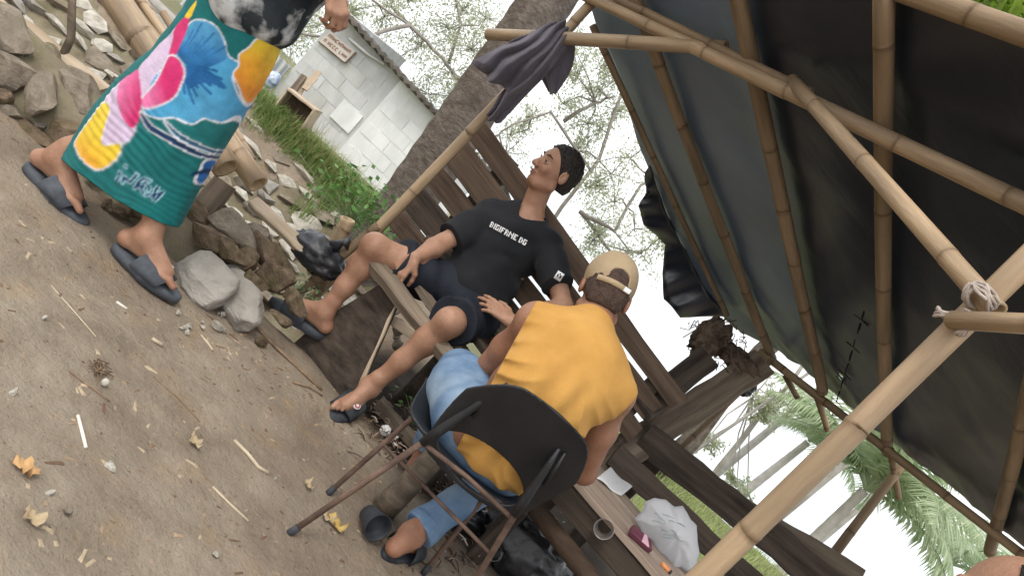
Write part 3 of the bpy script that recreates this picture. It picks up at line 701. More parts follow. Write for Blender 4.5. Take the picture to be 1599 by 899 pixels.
vc = N.new('ShaderNodeVertexColor'); vc.layer_name = 'Col'; mxp = N.new('ShaderNodeMix'); mxp.data_type = 'RGBA'; mxp.inputs['B'].default_value = (.15, .212, .31, 1); L.new(vc.outputs['Color'], mxp.inputs['Factor']); L.new(rr.outputs['Color'], mxp.inputs['A']); L.new(mxp.outputs['Result'], b.inputs['Base Color'])
r2_ = N.new('ShaderNodeMapRange'); r2_.inputs['To Min'].default_value = .22; r2_.inputs['To Max'].default_value = .46; L.new(n1.outputs['Fac'], r2_.inputs['Value']); L.new(r2_.outputs[0], b.inputs['Roughness'])
b.inputs['Specular IOR Level'].default_value = .8
n2 = N.new('ShaderNodeTexNoise'); n2.inputs['Scale'].default_value = 16; n2.inputs['Detail'].default_value = 6; n2.inputs['Roughness'].default_value = .6; n2.inputs['Distortion'].default_value = .8; mpw = N.new('ShaderNodeMapping'); mpw.inputs['Rotation'].default_value = (0, 0, .75); mpw.inputs['Scale'].default_value = (.3, 1.2, 1); L.new(tc.outputs['Object'], mpw.inputs['Vector']); L.new(mpw.outputs[0], n2.inputs['Vector'])
bp = N.new('ShaderNodeBump'); bp.inputs['Strength'].default_value = .14; bp.inputs['Distance'].default_value = .012; L.new(n2.outputs['Fac'], bp.inputs['Height']); L.new(bp.outputs[0], b.inputs['Normal'])
MATS['tarp'] = tm
ra_, rb_ = on_roof(1147, -30), on_roof(1285, 612); sidev = ((X_ - ra_.x) * (rb_.y - ra_.y) - (Y_ - ra_.y) * (rb_.x - ra_.x)) / (rb_.xy - ra_.xy).length; sky_sheen = np.clip(1 - (sidev + .03 + .05 * fbm(pp * 3, 3, 23)) / .10, 0, 1) * (.62 + .55 * fbm(pp * 1.6, 3, 17)); sky_sheen = np.clip(sky_sheen, 0, 1) + np.clip(.5 + 1.0 * fbm(pp * 2, 3, 29), 0, 1) * .35 * np.exp(-((sidev - .25) / .28) ** 2 - (V_ / .35) ** 2)      # bluish sky sheen left of the second rafter, painted into the sheet's colour
sheet = build('plastic_sheet', (tv, tf), tm, sh, cols=np.stack([sky_sheen.ravel()] * 3 + [np.ones(NU * NV)], 1)); md = sheet.modifiers.new('thickness', 'SOLIDIFY'); md.thickness = .003
# torn flap hanging from the left edge
edge_px = [(1012, 255), (1022, 285), (1032, 315), (1045, 345), (1062, 378), (1080, 410), (1098, 440), (1118, 470), (1130, 490)]
rag_px = [(1008, 268), (1008, 302), (996, 322), (1006, 350), (1040, 382), (1034, 428), (1036, 466), (1062, 494), (1118, 494)]
ev = []; m_ = 7; nn = 40
for i in range(nn + 1):
    s_ = i / nn * (len(edge_px) - 1); k = min(int(s_), len(edge_px) - 2); f = s_ - k
    e = on_roof(*[lerp(edge_px[k][j], edge_px[k + 1][j], f) for j in (0, 1)], .022) + V((.012, -.012, 0))
    g = at(*[lerp(rag_px[k][j], rag_px[k + 1][j], f) for j in (0, 1)], e.y + .06 + .03 * math.sin(i * 1.1))
    for j in range(m_ + 1):
        t = j / m_; ev.append(lerp(e, g, t) + V((0, .022 * math.sin(t * 2.2 + i * .28) * t, .003 * math.sin(i * .9 + j * .6))))
ef = [(i * (m_ + 1) + j, (i + 1) * (m_ + 1) + j, (i + 1) * (m_ + 1) + j + 1, i * (m_ + 1) + j + 1) for i in range(nn) for j in range(m_)]
flap = build('torn_flap', (ev, ef), tm, sh); md = flap.modifiers.new('thickness', 'SOLIDIFY'); md.thickness = .004
# coarse black stitches closing a tear
stg = []
for i in range(9):
    p = on_roof(lerp(1300, 1352, i / 8), lerp(648, 478, i / 8), .018); p2 = on_roof(lerp(1300, 1352, (i + .75) / 8), lerp(648, 478, (i + .75) / 8), .018)
    stg.append(tube([p, lerp(p, p2, .5) - V((0, 0, .004)), p2], .0035, 6))
    if i % 2: stg.append(tube([p + V((-.03, .02, -.002)), p, p + V((.03, -.02, -.002))], .0025, 6))
mat('thread', (.004, .004, .004, 1), rough=.7); build('stitching', merge(*stg), MATS['thread'], sheet)

def rafter(pts, r, seed, mt='bamboo_rafter'):
    P = [on_roof(x, y, -r * .9) for x, y in pts]
    ra, rb = on_roof(1440, -2), on_roof(1600, 54); e = (rb - ra).xy; d = (P[0] - P[-1]); k = ((ra.xy - P[-1].xy).cross(e)) / (d.xy.cross(e))   # run on up to the ridge pole
    if k > 1: P[0] = P[-1] + d * (k + .03)
    o = bamboo('rafter', P[0], P[-1], r, sh, r * .92, .34, 12, bend=0.0, seed=seed, material=MATS[mt]); return o
mat('bamboo_rafter', None, (.36, .68), 22, .62, .3, 50, stretch=(.12, 1, 1), attr='Col', spec=.3, c3=(.06, .04, .028, 1), c3scale=8, c3amt=.7)
mat('bamboo_post', None, (.70, 1.16), 24, .48, .4, 60, stretch=(.12, 1, 1), attr='Col', spec=.4, c3=(.24, .155, .085, 1), c3scale=7, c3amt=.7)
rafter([(985, -20), (1206, 560)], .026, 2); rafter([(1147, -30), (1285, 612)], .029, 3); rafter([(1381, -30), (1386, 706)], .028, 4); rafter([(1606, 590), (1545, 862)], .027, 5)
rafter([(1760, 300), (1735, 940)], .027, 12)
P0, P1 = on_roof(925, 40, -.02), on_roof(1135, 492, -.02)
bamboo('edge_pole', P0, P1, .017, sh, .015, .3, 10, seed=8, material=MATS['bamboo_rafter'])
P0, P1 = on_roof(1196, 556, -.05), on_roof(1600, 868, -.05); d_ = (P1 - P0)
bamboo('eave_pole', P0 - d_ * .03, P1 + d_ * .4, .022, sh, .02, .3, 10, seed=9, material=MATS['bamboo_old'])
P0, P1 = on_roof(1440, -2, -.0), on_roof(1600, 54, -.0); d_ = (P1 - P0)
bamboo('ridge_pole', P0 - d_ * 4, P1 + d_ * 3.2, .028, sh, .028, .32, 12, seed=10, material=MATS['bamboo_rafter'])
# main beam: two culms side by side
P0, P1 = on_roof(905, -12, -.075), on_roof(1600, 318, -.075); d_ = (P1 - P0).normalized()
bamboo('beam', P0 - d_ * .15, P1 + d_ * .5, .025, sh, .026, .36, 14, seed=11)
P0, P1 = on_roof(960, 2, -.06), on_roof(1262, 150, -.062)
bamboo('beam', P0 + V((0, 0, .012)), P1 + V((0, 0, .012)), .018, sh, .016, .36, 10, seed=14, material=MATS['bamboo_rafter'])
# posts
FP = at(1340, 655, 1.6); ax_top = at(1640, 372, 1.6); ax_bot = at(1095, 902, 1.6)
dpost = (ax_top - ax_bot).normalized(); base = ax_bot - dpost * ((ax_bot.z + .05) / dpost.z)
front_post = bamboo('front_post', base, ax_top + dpost * .08, .0280, sh, .0265, .36, 20, seed=17, material=MATS['bamboo_post'])
LP0 = at(610, 336, 3.3); LP1 = at(922, 8, 3.3); dl = (LP1 - LP0).normalized()
bamboo('corner_post', LP0 - dl * ((LP0.z + .02) / dl.z), LP1 + dl * .06, .027, sh, .023, .33, 14, seed=19)
bamboo('brace', at(1237, 126, 2.56), at(1556, 486, 1.545), .0225, sh, .0225, .42, 16, seed=21)
bamboo('cross_rail', at(762, 54, 3.36), at(1133, 76, 2.78), .026, sh, .027, .40, 14, seed=22)
bamboo('side_rail', at(1486, 499, 1.56), at(1700, 508, 1.30), .019, sh, .019, .40, 14, seed=23)
# grass-rope lashings
mat('rope', (.34, .285, .245, 1), (.56, .49, .44, 1), 30, .9, .5, 120)
def lash(c, axis, r, turns, w, seed, parent):
    s, u = frame(axis); pts = []; turns += 2; n = turns * 14
    for i in range(n + 1):
        a = i * 2 * math.pi / 14; pts.append(c + (s * math.cos(a) + u * math.sin(a)) * (r + .002 * math.sin(i * .9 + seed)) + axis.normalized() * ((i / n - .5) * w + .004 * math.sin(i * 1.7 + seed)))
    return build('lashing', tube(pts, .0036, 6), MATS['rope'], parent)
c = at(1528, 462, 1.57); lash(c, at(1237, 126, 2.56) - at(1556, 486, 1.52), .0265, 3, .022, 1, sh); lash(c + V((0, -.01, 0)), dpost + V((.5, 0, .2)), .031, 2, .02, 2, sh)
c2 = at(1500, 500, 1.55); lash(c2 + V((.008, 0, 0)), V((1, 0, .25)), .0235, 2, .012, 4, sh); lash(c2 + V((.0, .03, 0)), dpost + V((-.4, 0, 0)), .032, 2, .016, 5, sh)
# rear leaning slab posts at the low eave corner
plank('rear_post', at(925, 738, 3.02), at(1190, 566, 3.85), .145, .05, V((-.3, -1, .1)), MATS['wood_grey'], sh, 3, cuts=10, rough=.006)
plank('rear_post', at(1000, 640, 3.12), at(1105, 560, 3.5), .12, .05, V((-.3, -1, .2)), MATS['wood_dark'], sh, 5, rough=.008)
bamboo('rear_stay', at(1045, 716, 3.75), at(1205, 562, 4.0), .016, sh, .014, .3, 10, seed=25, material=MATS['bamboo_old'])
bamboo('rear_stay', at(1285, 888, 3.4), at(1412, 722, 3.66), .023, sh, .02, .33, 12, seed=26, material=MATS['bamboo_old'])
for px, py, px2, py2 in ((1226, 585, 1246, 622), (1276, 620, 1293, 672), (1390, 700, 1404, 776)):
    bamboo('rafter_end', on_roof(px, py, -.03), on_roof(px2, py2, -.06), .017, sh, .015, .3, 10, seed=int(px), material=MATS['bamboo_old'])

# clump of dry fibre at the eave corner
fib = thing('fibre_clump', at(1100, 525, 3.75), 'clump of dry brown coconut fibre lodged under the torn tarp corner', 'fibre clump')
mat('fibre', (.05, .036, .026, 1), (.20, .15, .11, 1), 14, .95, .8, 50, spec=.1, bdist=.03)
build('fibre_mass', merge(crumple(at(1108, 530, 3.72), .12, 3, fold=.3, sq=(.75, .7, 1.15)), crumple(at(1150, 560, 3.76), .12, 8, fold=.28, sq=(1.3, .6, .5))), MATS['fibre'], fib)
g = []
for i in range(70):
    a = at(q.uniform(1075, 1165), q.uniform(500, 575), 3.66 + q.uniform(-.03, .05)); g.append(tube([a, a + V((q.uniform(-.02, .02), q.uniform(-.03, .0), q.uniform(-.02, .02))), a + V((q.uniform(-.045, .045), q.uniform(-.04, .02), q.uniform(-.05, .03)))], .0025, 4))
build('loose_fibres', merge(*g), MATS['fibre'], fib)
o = build('hanging_flap', crumple(at(1168, 605, 3.9), .06, 12, fold=.3, sq=(.7, .5, 1.0)), MATS['tarp'], sh)

# faded cloth tied over the cross rail
mat('cloth_grey', (.072, .064, .082, 1), (.125, .112, .138, 1), 5, .9, .4, 70, spec=.15, sheen=.2)
def catmull(P, n):
    """n+1 points on a smooth curve through P"""
    out = []; P = [V(p) for p in P]; m_ = len(P) - 1
    for i in range(n + 1):
        s_ = i / n * m_; k = min(int(s_), m_ - 1); t = s_ - k; p0, p1, p2, p3 = P[max(k - 1, 0)], P[k], P[k + 1], P[min(k + 2, m_)]
        out.append(.5 * ((2 * p1) + (p2 - p0) * t + (2 * p0 - 5 * p1 + 4 * p2 - p3) * t * t + (3 * p1 - p0 - 3 * p2 + p3) * t ** 3))
    return out
def drape(A, B_, pleats, amp, seed, na=70, nt=70, gather=.3, lump=.012):
    """a hanging piece of cloth between two measured edges, pleated across its width"""
    EA, EB = catmull([at(*p) for p in A], na), catmull([at(*p) for p in B_], na); q = random.Random(seed); ph = q.uniform(0, 6); G = []
    for i in range(na + 1):
        s_ = i / na; d = EA[min(i + 1, na)] - EA[max(i - 1, 0)]; w = EB[i] - EA[i]; n = d.cross(w); n = n.normalized() if n.length > 1e-9 else V((0, -1, 0))
        for j in range(nt + 1): G.append((lerp(EA[i], EB[i], j / nt), n, s_, j / nt))
    P = np.array([tuple(g[0]) for g in G]); wob = fbm(P * 6 + seed, 2, seed); wob2 = fbm(P * 16 + seed, 3, seed + 3); vs = []
    for (p, n, s_, t), w1, w2 in zip(G, wob, wob2):
        x = t * pleats + ph + 1.1 * w1; tri = 2 * abs((x % 1) - .5) * 2 - 1; tri = math.copysign(abs(tri) ** .8, tri)
        vs.append(p + n * (amp * tri * (gather + (1 - gather) * s_ ** .6) * math.sin(math.pi * min(1, .08 + t * .92)) ** .3 + lump * w2 - .05 * math.sin(math.pi * t) * (1 if n.y < 0 else -1) * -1))
    fs = [(i * (nt + 1) + j, (i + 1) * (nt + 1) + j, (i + 1) * (nt + 1) + j + 1, i * (nt + 1) + j + 1) for i in range(na) for j in range(nt)]
    return vs, fs
jk = thing('jacket', at(830, 110, 3.2), 'faded dark grey jacket slung over the bamboo cross rail', 'jacket')
def cloth(name, geo):
    o = build(name, geo, MATS['cloth_grey'], jk); md = o.modifiers.new('thickness', 'SOLIDIFY'); md.thickness = .007; md.offset = 0; md2 = o.modifiers.new('round', 'SUBSURF'); md2.levels = 0; md2.render_levels = 1; return o
cloth('jacket_body', drape([(862, 38, 3.20), (826, 52, 3.10), (782, 72, 3.09), (738, 98, 3.13)], [(884, 62, 3.20), (858, 92, 3.12), (832, 116, 3.10), (802, 146, 3.14)], 3.2, .030, 3, gather=.45))
cloth('jacket_back', drape([(862, 40, 3.24), (840, 45, 3.34), (800, 75, 3.38), (760, 110, 3.38)], [(890, 60, 3.24), (880, 80, 3.36), (850, 110, 3.38), (800, 140, 3.40)], 2.4, .022, 9, gather=.4))
cloth('sleeve', drape([(868, 60, 3.16), (838, 88, 3.13), (800, 124, 3.16), (764, 174, 3.24)], [(888, 66, 3.17), (862, 106, 3.14), (822, 148, 3.17), (782, 192, 3.24)], 2.6, .022, 5, gather=.6))
cloth('sleeve', drape([(878, 56, 3.20), (858, 84, 3.22), (842, 108, 3.24), (858, 142, 3.26)], [(898, 60, 3.20), (896, 92, 3.22), (888, 116, 3.24), (868, 146, 3.26)], 2.0, .018, 7, gather=.5))

# ------------------------------------------------------------------ bench with plank back
bench = thing('plank_bench', (-.1, 3.1, 0), 'rough plank bench with slatted back on which the man in black sits', 'bench')
L0 = V((-.60, 3.44, 0)); R0 = V((.80, 3.12, 0)); bd = (R0 - L0); bnrm = V((bd.y, -bd.x, 0)).normalized()
if bnrm.y > 0: bnrm = -bnrm
left_px = [(775, 203), (738, 223), (692, 256), (668, 293), (634, 331), (606, 352)]
zl_ = [at(x, y, 3.44).z for x, y in left_px]
zr_ = [.925, .835, .715, .61, .50, .40]
for i in range(5):
    gap = (.008, .020, .018, .012, .012)[i]
    a = V((L0.x - .02, L0.y, (zl_[i] + zl_[i + 1]) / 2)); b_ = V((R0.x + (.03, -.02, .0, -.04, .02)[i], R0.y, (zr_[i] + zr_[i + 1]) / 2))
    w = zl_[i] - zl_[i + 1] - gap; w2 = zr_[i] - zr_[i + 1] - gap
    plank('back_board', a, b_, w, .024, bnrm, MATS['wood_back' if i != 3 else 'wood_dark'], bench, 40 + i, cuts=10, rough=.004, taper=1 - w2 / w)
for t in (.14, .93):
    p = lerp(L0, R0, t) - bnrm * .045; plank('back_post', V((p.x, p.y, -.12)), V((p.x, p.y, lerp(1.17, .9, t))), .07, .05, bnrm, MATS['wood_dark'], bench, 50)
# seat: round front log, narrow slats
sf0, sf1 = at(578, 402, 2.98), at(760, 632, 2.70)
d_ = (sf1 - sf0)
plank('seat_log', sf0 - d_ * .04, sf1 + d_ * .35, .060, .055, V((0, -.6, .8)), MATS['wood_grey'], bench, 61, cuts=12, rough=.006)
for i, (pa, pb, w, mt) in enumerate([((640, 425, 3.06), (752, 592, 2.80), .05, 'wood_grey'), ((668, 418, 3.17), (800, 600, 2.90), .09, 'wood_dark'), ((690, 395, 3.30), (850, 610, 3.02), .10, 'wood_dark')]):
    a, b_ = at(*pa), at(*pb); d_ = b_ - a; plank('seat_slat', a - d_ * .12, b_ + d_ * .3, w, .03, V((0, -.1, 1)), MATS[mt], bench, 63 + i, cuts=8)
# dark board closing the front, pale cross piece, posts
fb = [at(596, 442, 2.97), at(618, 478, 2.94), at(560, 612, 2.86), at(520, 640, 2.86), at(448, 545, 2.98), at(500, 500, 3.0)]
bk = [p - bnrm * .025 for p in fb]; n = len(fb)
build('front_panel', (fb + bk, [tuple(range(n)), tuple(range(2 * n - 1, n - 1, -1))] + [(i, i + n, (i + 1) % n + n, (i + 1) % n) for i in range(n)]), MATS['wood_dark'], bench, False)
plank('panel_edge', at(618, 477, 2.925), at(556, 616, 2.85), .012, .012, bnrm, MATS['wood_pale'], bench, 66)
plank('cross_piece', at(606, 494, 2.99), at(700, 562, 2.93), .035, .03, V((0, -1, .1)), MATS['wood_pale'], bench, 67)
for px, py, Y in ((600, 470, 3.05), (770, 640, 2.78), (690, 560, 3.3)):
    p = at(px, py, Y); build('leg', tube([V((p.x, p.y, -.12)), V((p.x, p.y, .44))], [.04, .036], 10), MATS['wood_dark'], bench)
stub = bamboo('bamboo_stub', at(566, 372, 3.2) - V((0, 0, .3)), at(543, 342, 3.16), .035, None, .033, .2, 16, seed=33)
tag(stub, 'short cut bamboo stub standing at the bench corner beside the black bag', 'bamboo stub')
mossy = bamboo('mossy_pole', at(448, 474, 3.06), at(590, 352, 3.1), .02, None, .02, .3, 10, seed=34, material=MATS['bamboo_old'])
tag(mossy, 'old mossy bamboo pole leaning on the bench behind the bare shin', 'bamboo pole')

# ------------------------------------------------------------------ board railing behind the table
rl = thing('board_railing', (1.2, 3.15, 0), 'railing of dark weathered boards behind the table on the right', 'railing')
plank('rail_board', at(1012, 672, 3.2) - V((0, 0, .03)), at(1330, 940, 3.05), .135, .035, V((0, -1, .15)), MATS['wood_dark'], rl, 71, cuts=12, rough=.006)
plank('rail_board', at(1125, 768, 3.27), at(1345, 900, 3.2), .075, .03, V((0, -1, .15)), MATS['wood_grey'], rl, 72, cuts=8)
plank('rail_board', at(958, 708, 3.05), at(1200, 934, 2.95), .10, .035, V((0, -1, .2)), MATS['wood_dark'], rl, 73, cuts=10, rough=.006)
for px, py in ((1030, 712), (1290, 930)):
    p = at(px, py, 3.3); plank('rail_post', V((p.x, p.y, -.12)), V((p.x, p.y, p.z + .06)), .08, .05, V((0, -1, 0)), MATS['wood_dark'], rl, 74)

# ------------------------------------------------------------------ table: worn plank top on pole frame
tb = thing('plank_table', (1.0, 2.7, 0), 'low table with worn pale plank top beside the man in yellow', 'table')
TZ = .50
e0, e1 = gnd(893, 740, TZ), gnd(1042, 912, TZ); te = (e1 - e0).normalized(); tn = V((-te.y, te.x, 0)); e0 = e0 - te * .10; e1 = e1 + te * .55
for i in range(3):
    o_ = tn * (.068 + .137 * i) - V((0, 0, .0125 + .002 * (i % 2))); plank('top_board', e0 + o_, e1 + o_, .13, .025, V((0, 0, 1)), MATS['wood_table'], tb, 81 + i, cuts=10, rough=.003)
plank('apron', e0 + tn * .03 - V((0, 0, .075)), e1 + tn * .03 - V((0, 0, .075)), .09, .03, tn, MATS['wood_dark'], tb, 85, cuts=8)
build('stretcher_pole', tube([e0 - te * .05 + V((0, -.02, -.17)), e1 + V((0, -.06, -.19))], [.034, .036], 12), MATS['wood_back'], tb)
for s, o_ in ((.03, .05), (.03, .36), (1.0, .05), (1.0, .36)):
    p = e0 + te * (s * (e1 - e0).length * .95 + .02) + tn * o_; plank('leg', V((p.x, p.y, -.12)), V((p.x, p.y, TZ - .028)), .06, .06, V((1, 0, 0)), MATS['wood_dark'], tb, 86)
# on the table
mat('paper', (.80, .82, .84, 1), (.9, .91, .92, 1), 8, .9, .2, 30)
pc = [gnd(930, 748, TZ), gnd(968, 776, TZ), gnd(997, 752, TZ), gnd(962, 722, TZ)]
vs = []; n = 12
for i in range(n + 1):
    for jj in range(n + 1):
        s_, t_ = i / n, jj / n; p = lerp(lerp(pc[0], pc[1], s_), lerp(pc[3], pc[2], s_), t_); vs.append(p + V((0, 0, .006 + .012 * (s_ * s_) * t_ + .004 * math.sin(s_ * 7 + t_ * 3))))
o = build('paper_sheet', (vs, [(i * (n + 1) + jj, (i + 1) * (n + 1) + jj, (i + 1) * (n + 1) + jj + 1, i * (n + 1) + jj + 1) for i in range(n) for jj in range(n)]), MATS['paper']); tag(o, 'white paper sheet lying on the table next to the elbow of the man in yellow', 'paper')
md = o.modifiers.new('thickness', 'SOLIDIFY'); md.thickness = .0012; md.offset = 1
# translucent white carrier bag with something dark inside
pb = bpy.data.materials.new('bag_white'); pb.use_nodes = True; N, L = pb.node_tree.nodes, pb.node_tree.links; b = N['Principled BSDF']
b.inputs['Base Color'].default_value = (.93, .94, .96, 1); b.inputs['Roughness'].default_value = .35
tr = N.new('ShaderNodeBsdfTranslucent'); tr.inputs['Color'].default_value = (.85, .88, .93, 1); tp = N.new('ShaderNodeBsdfTransparent')
m1 = N.new('ShaderNodeMixShader'); m1.inputs[0].default_value = .5; m2 = N.new('ShaderNodeMixShader'); m2.inputs[0].default_value = .10
L.new(b.outputs[0], m1.inputs[1]); L.new(tr.outputs[0], m1.inputs[2]); L.new(m1.outputs[0], m2.inputs[1]); L.new(tp.outputs[0], m2.inputs[2]); L.new(m2.outputs[0], N['Material Output'].inputs['Surface'])
nbp = N.new('ShaderNodeTexNoise'); nbp.inputs['Scale'].default_value = 25; nbp.inputs['Detail'].default_value = 6; bpb = N.new('ShaderNodeBump'); bpb.inputs['Strength'].default_value = .5; bpb.inputs['Distance'].default_value = .01; L.new(nbp.outputs['Fac'], bpb.inputs['Height']); L.new(bpb.outputs[0], b.inputs['Normal'])
out_px = [(1008, 782), (1022, 776), (1040, 779), (1052, 790), (1066, 790), (1078, 808), (1088, 820), (1089, 842), (1093, 862), (1088, 880), (1078, 893), (1062, 885), (1050, 886), (1040, 868), (1028, 862), (1018, 842), (1003, 832), (998, 820), (991, 808), (1002, 798)]
cpt = at(1042, 832, 2.62); vs = [cpt + V((0, -.05, .03))]; fs = []; rings = 12; n = 90
for r_ in range(1, rings + 1):
    f = r_ / rings
    for i in range(n):
        s_ = i / n * len(out_px); k = int(s_) % len(out_px); ff = s_ - int(s_); a, b_ = out_px[k], out_px[(k + 1) % len(out_px)]
        e = at(lerp(a[0], b_[0], ff), lerp(a[1], b_[1], ff), 2.64); p = lerp(cpt, e, f); bul = (1 - f ** 2.4) * .07
        vs.append(p + V((0, -bul, bul * .5)) + V((0, 1, .6)).normalized() * (.022 * float(fbm(np.array([[p.x * 22, p.z * 22, 2.0 + f]]), 3)[0]) * (1.35 - f)))
for i in range(n): fs.append((0, 1 + i, 1 + (i + 1) % n))
for r_ in range(rings - 1):
    for i in range(n): fs.append((1 + r_ * n + i, 1 + (r_ + 1) * n + i, 1 + (r_ + 1) * n + (i + 1) % n, 1 + r_ * n + (i + 1) % n))
o0 = len(vs); vs.append(cpt + V((0, .06, -.03)))
for i in range(n): fs.append((o0, 1 + (rings - 1) * n + (i + 1) % n, 1 + (rings - 1) * n + i))
cb = thing('carrier_bag', V((cpt.x, cpt.y, TZ)), 'white translucent plastic carrier bag standing on the table', 'plastic bag')
build('bag_film', (vs, fs), pb, cb)
mat('bag_print', (.25, .33, .34, 1), (.4, .46, .47, 1), 20, .6)
pr = []
def bagpt(x, y):
    d = ray(x, y); return at(x, y, 2.535)
for (x0, y0, x1, y1) in ((1022, 800, 1030, 806), (1034, 802, 1052, 809), (1018, 812, 1040, 818), (1028, 806, 1038, 814), (1056, 815, 1070, 822), (1032, 826, 1042, 830), (1046, 826, 1056, 831), (1034, 838, 1056, 841), (1036, 834, 1052, 837), (1044, 812, 1054, 815)):
    pr.append(tube([bagpt(x0, y0), bagpt((x0 + x1) / 2, (y0 + y1) / 2 - 1), bagpt(x1, y1)], [.0012, .0026, .0012], 6))
build('bag_print', merge(*pr), MATS['bag_print'], cb)
mat('packet', (.08, .02, .035, 1), (.16, .04, .07, 1), 12, .4, spec=.5); mat('packet_pink', (.72, .45, .55, 1), rough=.4)
a, b_ = gnd(985, 826, TZ + .02), gnd(1014, 852, TZ + .02); pk = thing('cigarette_packet', (a + b_) / 2 - V((0, 0, .02)), 'small dark red packet lying in front of the carrier bag', 'packet')
build('packet_body', plank_geo(a, b_, .045, .02, V((0, -.3, 1)), 3, 2, 0), MATS['packet'], pk, False)
build('packet_band', plank_geo(lerp(a, b_, .55) + V((0, 0, .0022)), lerp(a, b_, .8) + V((0, 0, .0022)), .0462, .0205, V((0, -.3, 1)), 3, 1, 0), MATS['packet_pink'], pk, False)
mat('lighter', (.75, .22, .08, 1), (.85, .4, .15, 1), 10, .3, spec=.6)
a, b_ = gnd(1033, 878, TZ + .008), gnd(1048, 894, TZ + .008)
lt = thing('lighter', (a + b_) / 2 - V((0, 0, .008)), 'orange cigarette lighter on the table edge at the bottom', 'lighter'); build('lighter_body', tube([a, lerp(a, b_, .78)], [.009, .009], 10), MATS['lighter'], lt); build('lighter_head', tube([lerp(a, b_, .79), b_], [.0085, .007], 10), MATS['iron_dark'], lt)
# clear plastic cup lying under the table edge, on the pole
gl = bpy.data.materials.new('clear_plastic'); gl.use_nodes = True; b = gl.node_tree.nodes['Principled BSDF']; b.inputs['Base Color'].default_value = (.93, .94, .95, 1); b.inputs['Roughness'].default_value = .18; b.inputs['Transmission Weight'].default_value = .75; b.inputs['IOR'].default_value = 1.2
def cup(name, c, axis, r, h_, label, cat='cup'):
    s, u = frame(axis); ax_ = axis.normalized(); vs, fs = [], []; n = 24
    prof = [(0, r * .72), (h_ * .5, r * .86), (h_ * .96, r), (h_, r * 1.06), (h_ * .985, r * 1.0), (h_ * .94, r * .94), (.004, r * .68)]
    for hh, rr_ in prof:
        for k in range(n): a_ = 2 * math.pi * k / n; vs.append(c + ax_ * hh + (s * math.cos(a_) + u * math.sin(a_)) * rr_)
    for i in range(len(prof) - 1):
        for k in range(n): a_, b2 = i * n + k, i * n + (k + 1) % n; fs.append((a_, b2, b2 + n, a_ + n))
    fs.append(tuple(range(n - 1, -1, -1))); fs.append(tuple((len(prof) - 1) * n + k for k in range(n)))
    o = build(name, (vs, fs), gl); tag(o, label, cat); return o
mat('tin', (.30, .28, .27, 1), (.5, .47, .45, 1), 14, .38, .2, 60, metallic=.8)
ob = cup('drink_can', at(945, 820, 2.52), V((-.25, -1, .15)), .033, .085, 'small tin can lying on its side under the table edge', 'can'); ob.data.materials.clear(); ob.data.materials.append(MATS['tin'])
cup('plastic_cup', gnd(786, 868, .04), V((-.5, -.6, .1)), .03, .08, 'crushed clear plastic cup in the rubbish behind the chair\'s rear leg')

# ------------------------------------------------------------------ black plastic chair on rusty legs
ch = thing('plastic_chair', (.27, 2.1, 0), 'black moulded plastic chair on rusty tube legs under the man in yellow', 'chair')
yaw = math.radians(9); cR = V((math.cos(yaw), math.sin(yaw), 0)); cFw = V((-math.sin(yaw), math.cos(yaw), 0)); cO = V((.275, 2.06, 0))
def chair_shell():
    h = .004; xs = np.arange(-.27, .27, h); ys = np.arange(-.20, .44, h); zs = np.arange(.36, .80, h)
    X, Y, Z = np.meshgrid(xs, ys, zs, indexing='ij'); X = X.astype(np.float32); Y = Y.astype(np.float32); Z = Z.astype(np.float32)
    t = np.clip((Z - .40) / .37, 0, 1)
    ysurf = -.005 - .13 * t ** 1.3 + 1.25 * np.abs(X - .02) ** 2.2 * (1.1 - .25 * t)
    hw = .178 + .030 * np.sin(t * 2.4)
    d = (np.abs(Y - ysurf) - .006) * .92
    top = .768 - 1.1 * (X - .022) ** 2 - 8.0 * np.maximum(np.abs(X - .022) - .10, 0) ** 2
    o2 = np.maximum(np.maximum(np.abs(X - .022) - hw, (Z - top) * .9), .388 + .5 * X ** 2 - Z)
    hole = (np.sqrt(((X - .012) / .150) ** 2 + ((Z - .478 + .5 * X ** 2) / .074) ** 2) - 1) * .074
    back = np.maximum(np.maximum(d, o2), -hole)
    zs_ = .425 - .045 * np.exp(-((Y - .19) / .14) ** 2) + .9 * np.abs(X) ** 2.4 - .25 * np.maximum(Y - .36, 0)
    ds = (np.abs(Z - zs_) - .006) * .95
    os_ = np.maximum(np.maximum(np.abs(X) - (.225 - .06 * np.maximum(Y - .25, 0)), Y - .41), (-.0 + 1.15 * np.abs(X) ** 2.2) - Y)
    seat = np.maximum(ds, os_)
    k = .012; hh = np.clip(.5 + .5 * (seat - back) / k, 0, 1); D = seat + (back - seat) * hh - k * hh * (1 - hh)
    vv, ff = surfnet(D, np.array([xs[0], ys[0], zs[0]]), h)
    w = np.array(tuple(cO)) + vv[:, :1] * np.array(tuple(cR)) + vv[:, 1:2] * np.array(tuple(cFw)); w[:, 2] = vv[:, 2]
    return w, ff
mat('chair_plastic', (.008, .009, .011, 1), (.018, .019, .022, 1), 7, .46, .12, 120, c3=(.03, .03, .03, 1), c3scale=5, c3amt=.3, spec=.45)
build_np('shell', chair_shell(), MATS['chair_plastic'], ch)
def cl(x, y, z): return cO + cR * x + cFw * y + V((0, 0, z))
g1, g2 = gnd(452, 832), gnd(511, 771); g3, g4 = gnd(702, 972), gnd(662, 893)
tops = [(at(790, 601, 1.985), at(664, 688, 1.99), g1), (at(872, 702, 1.975), at(806, 800, 1.985), g3)]
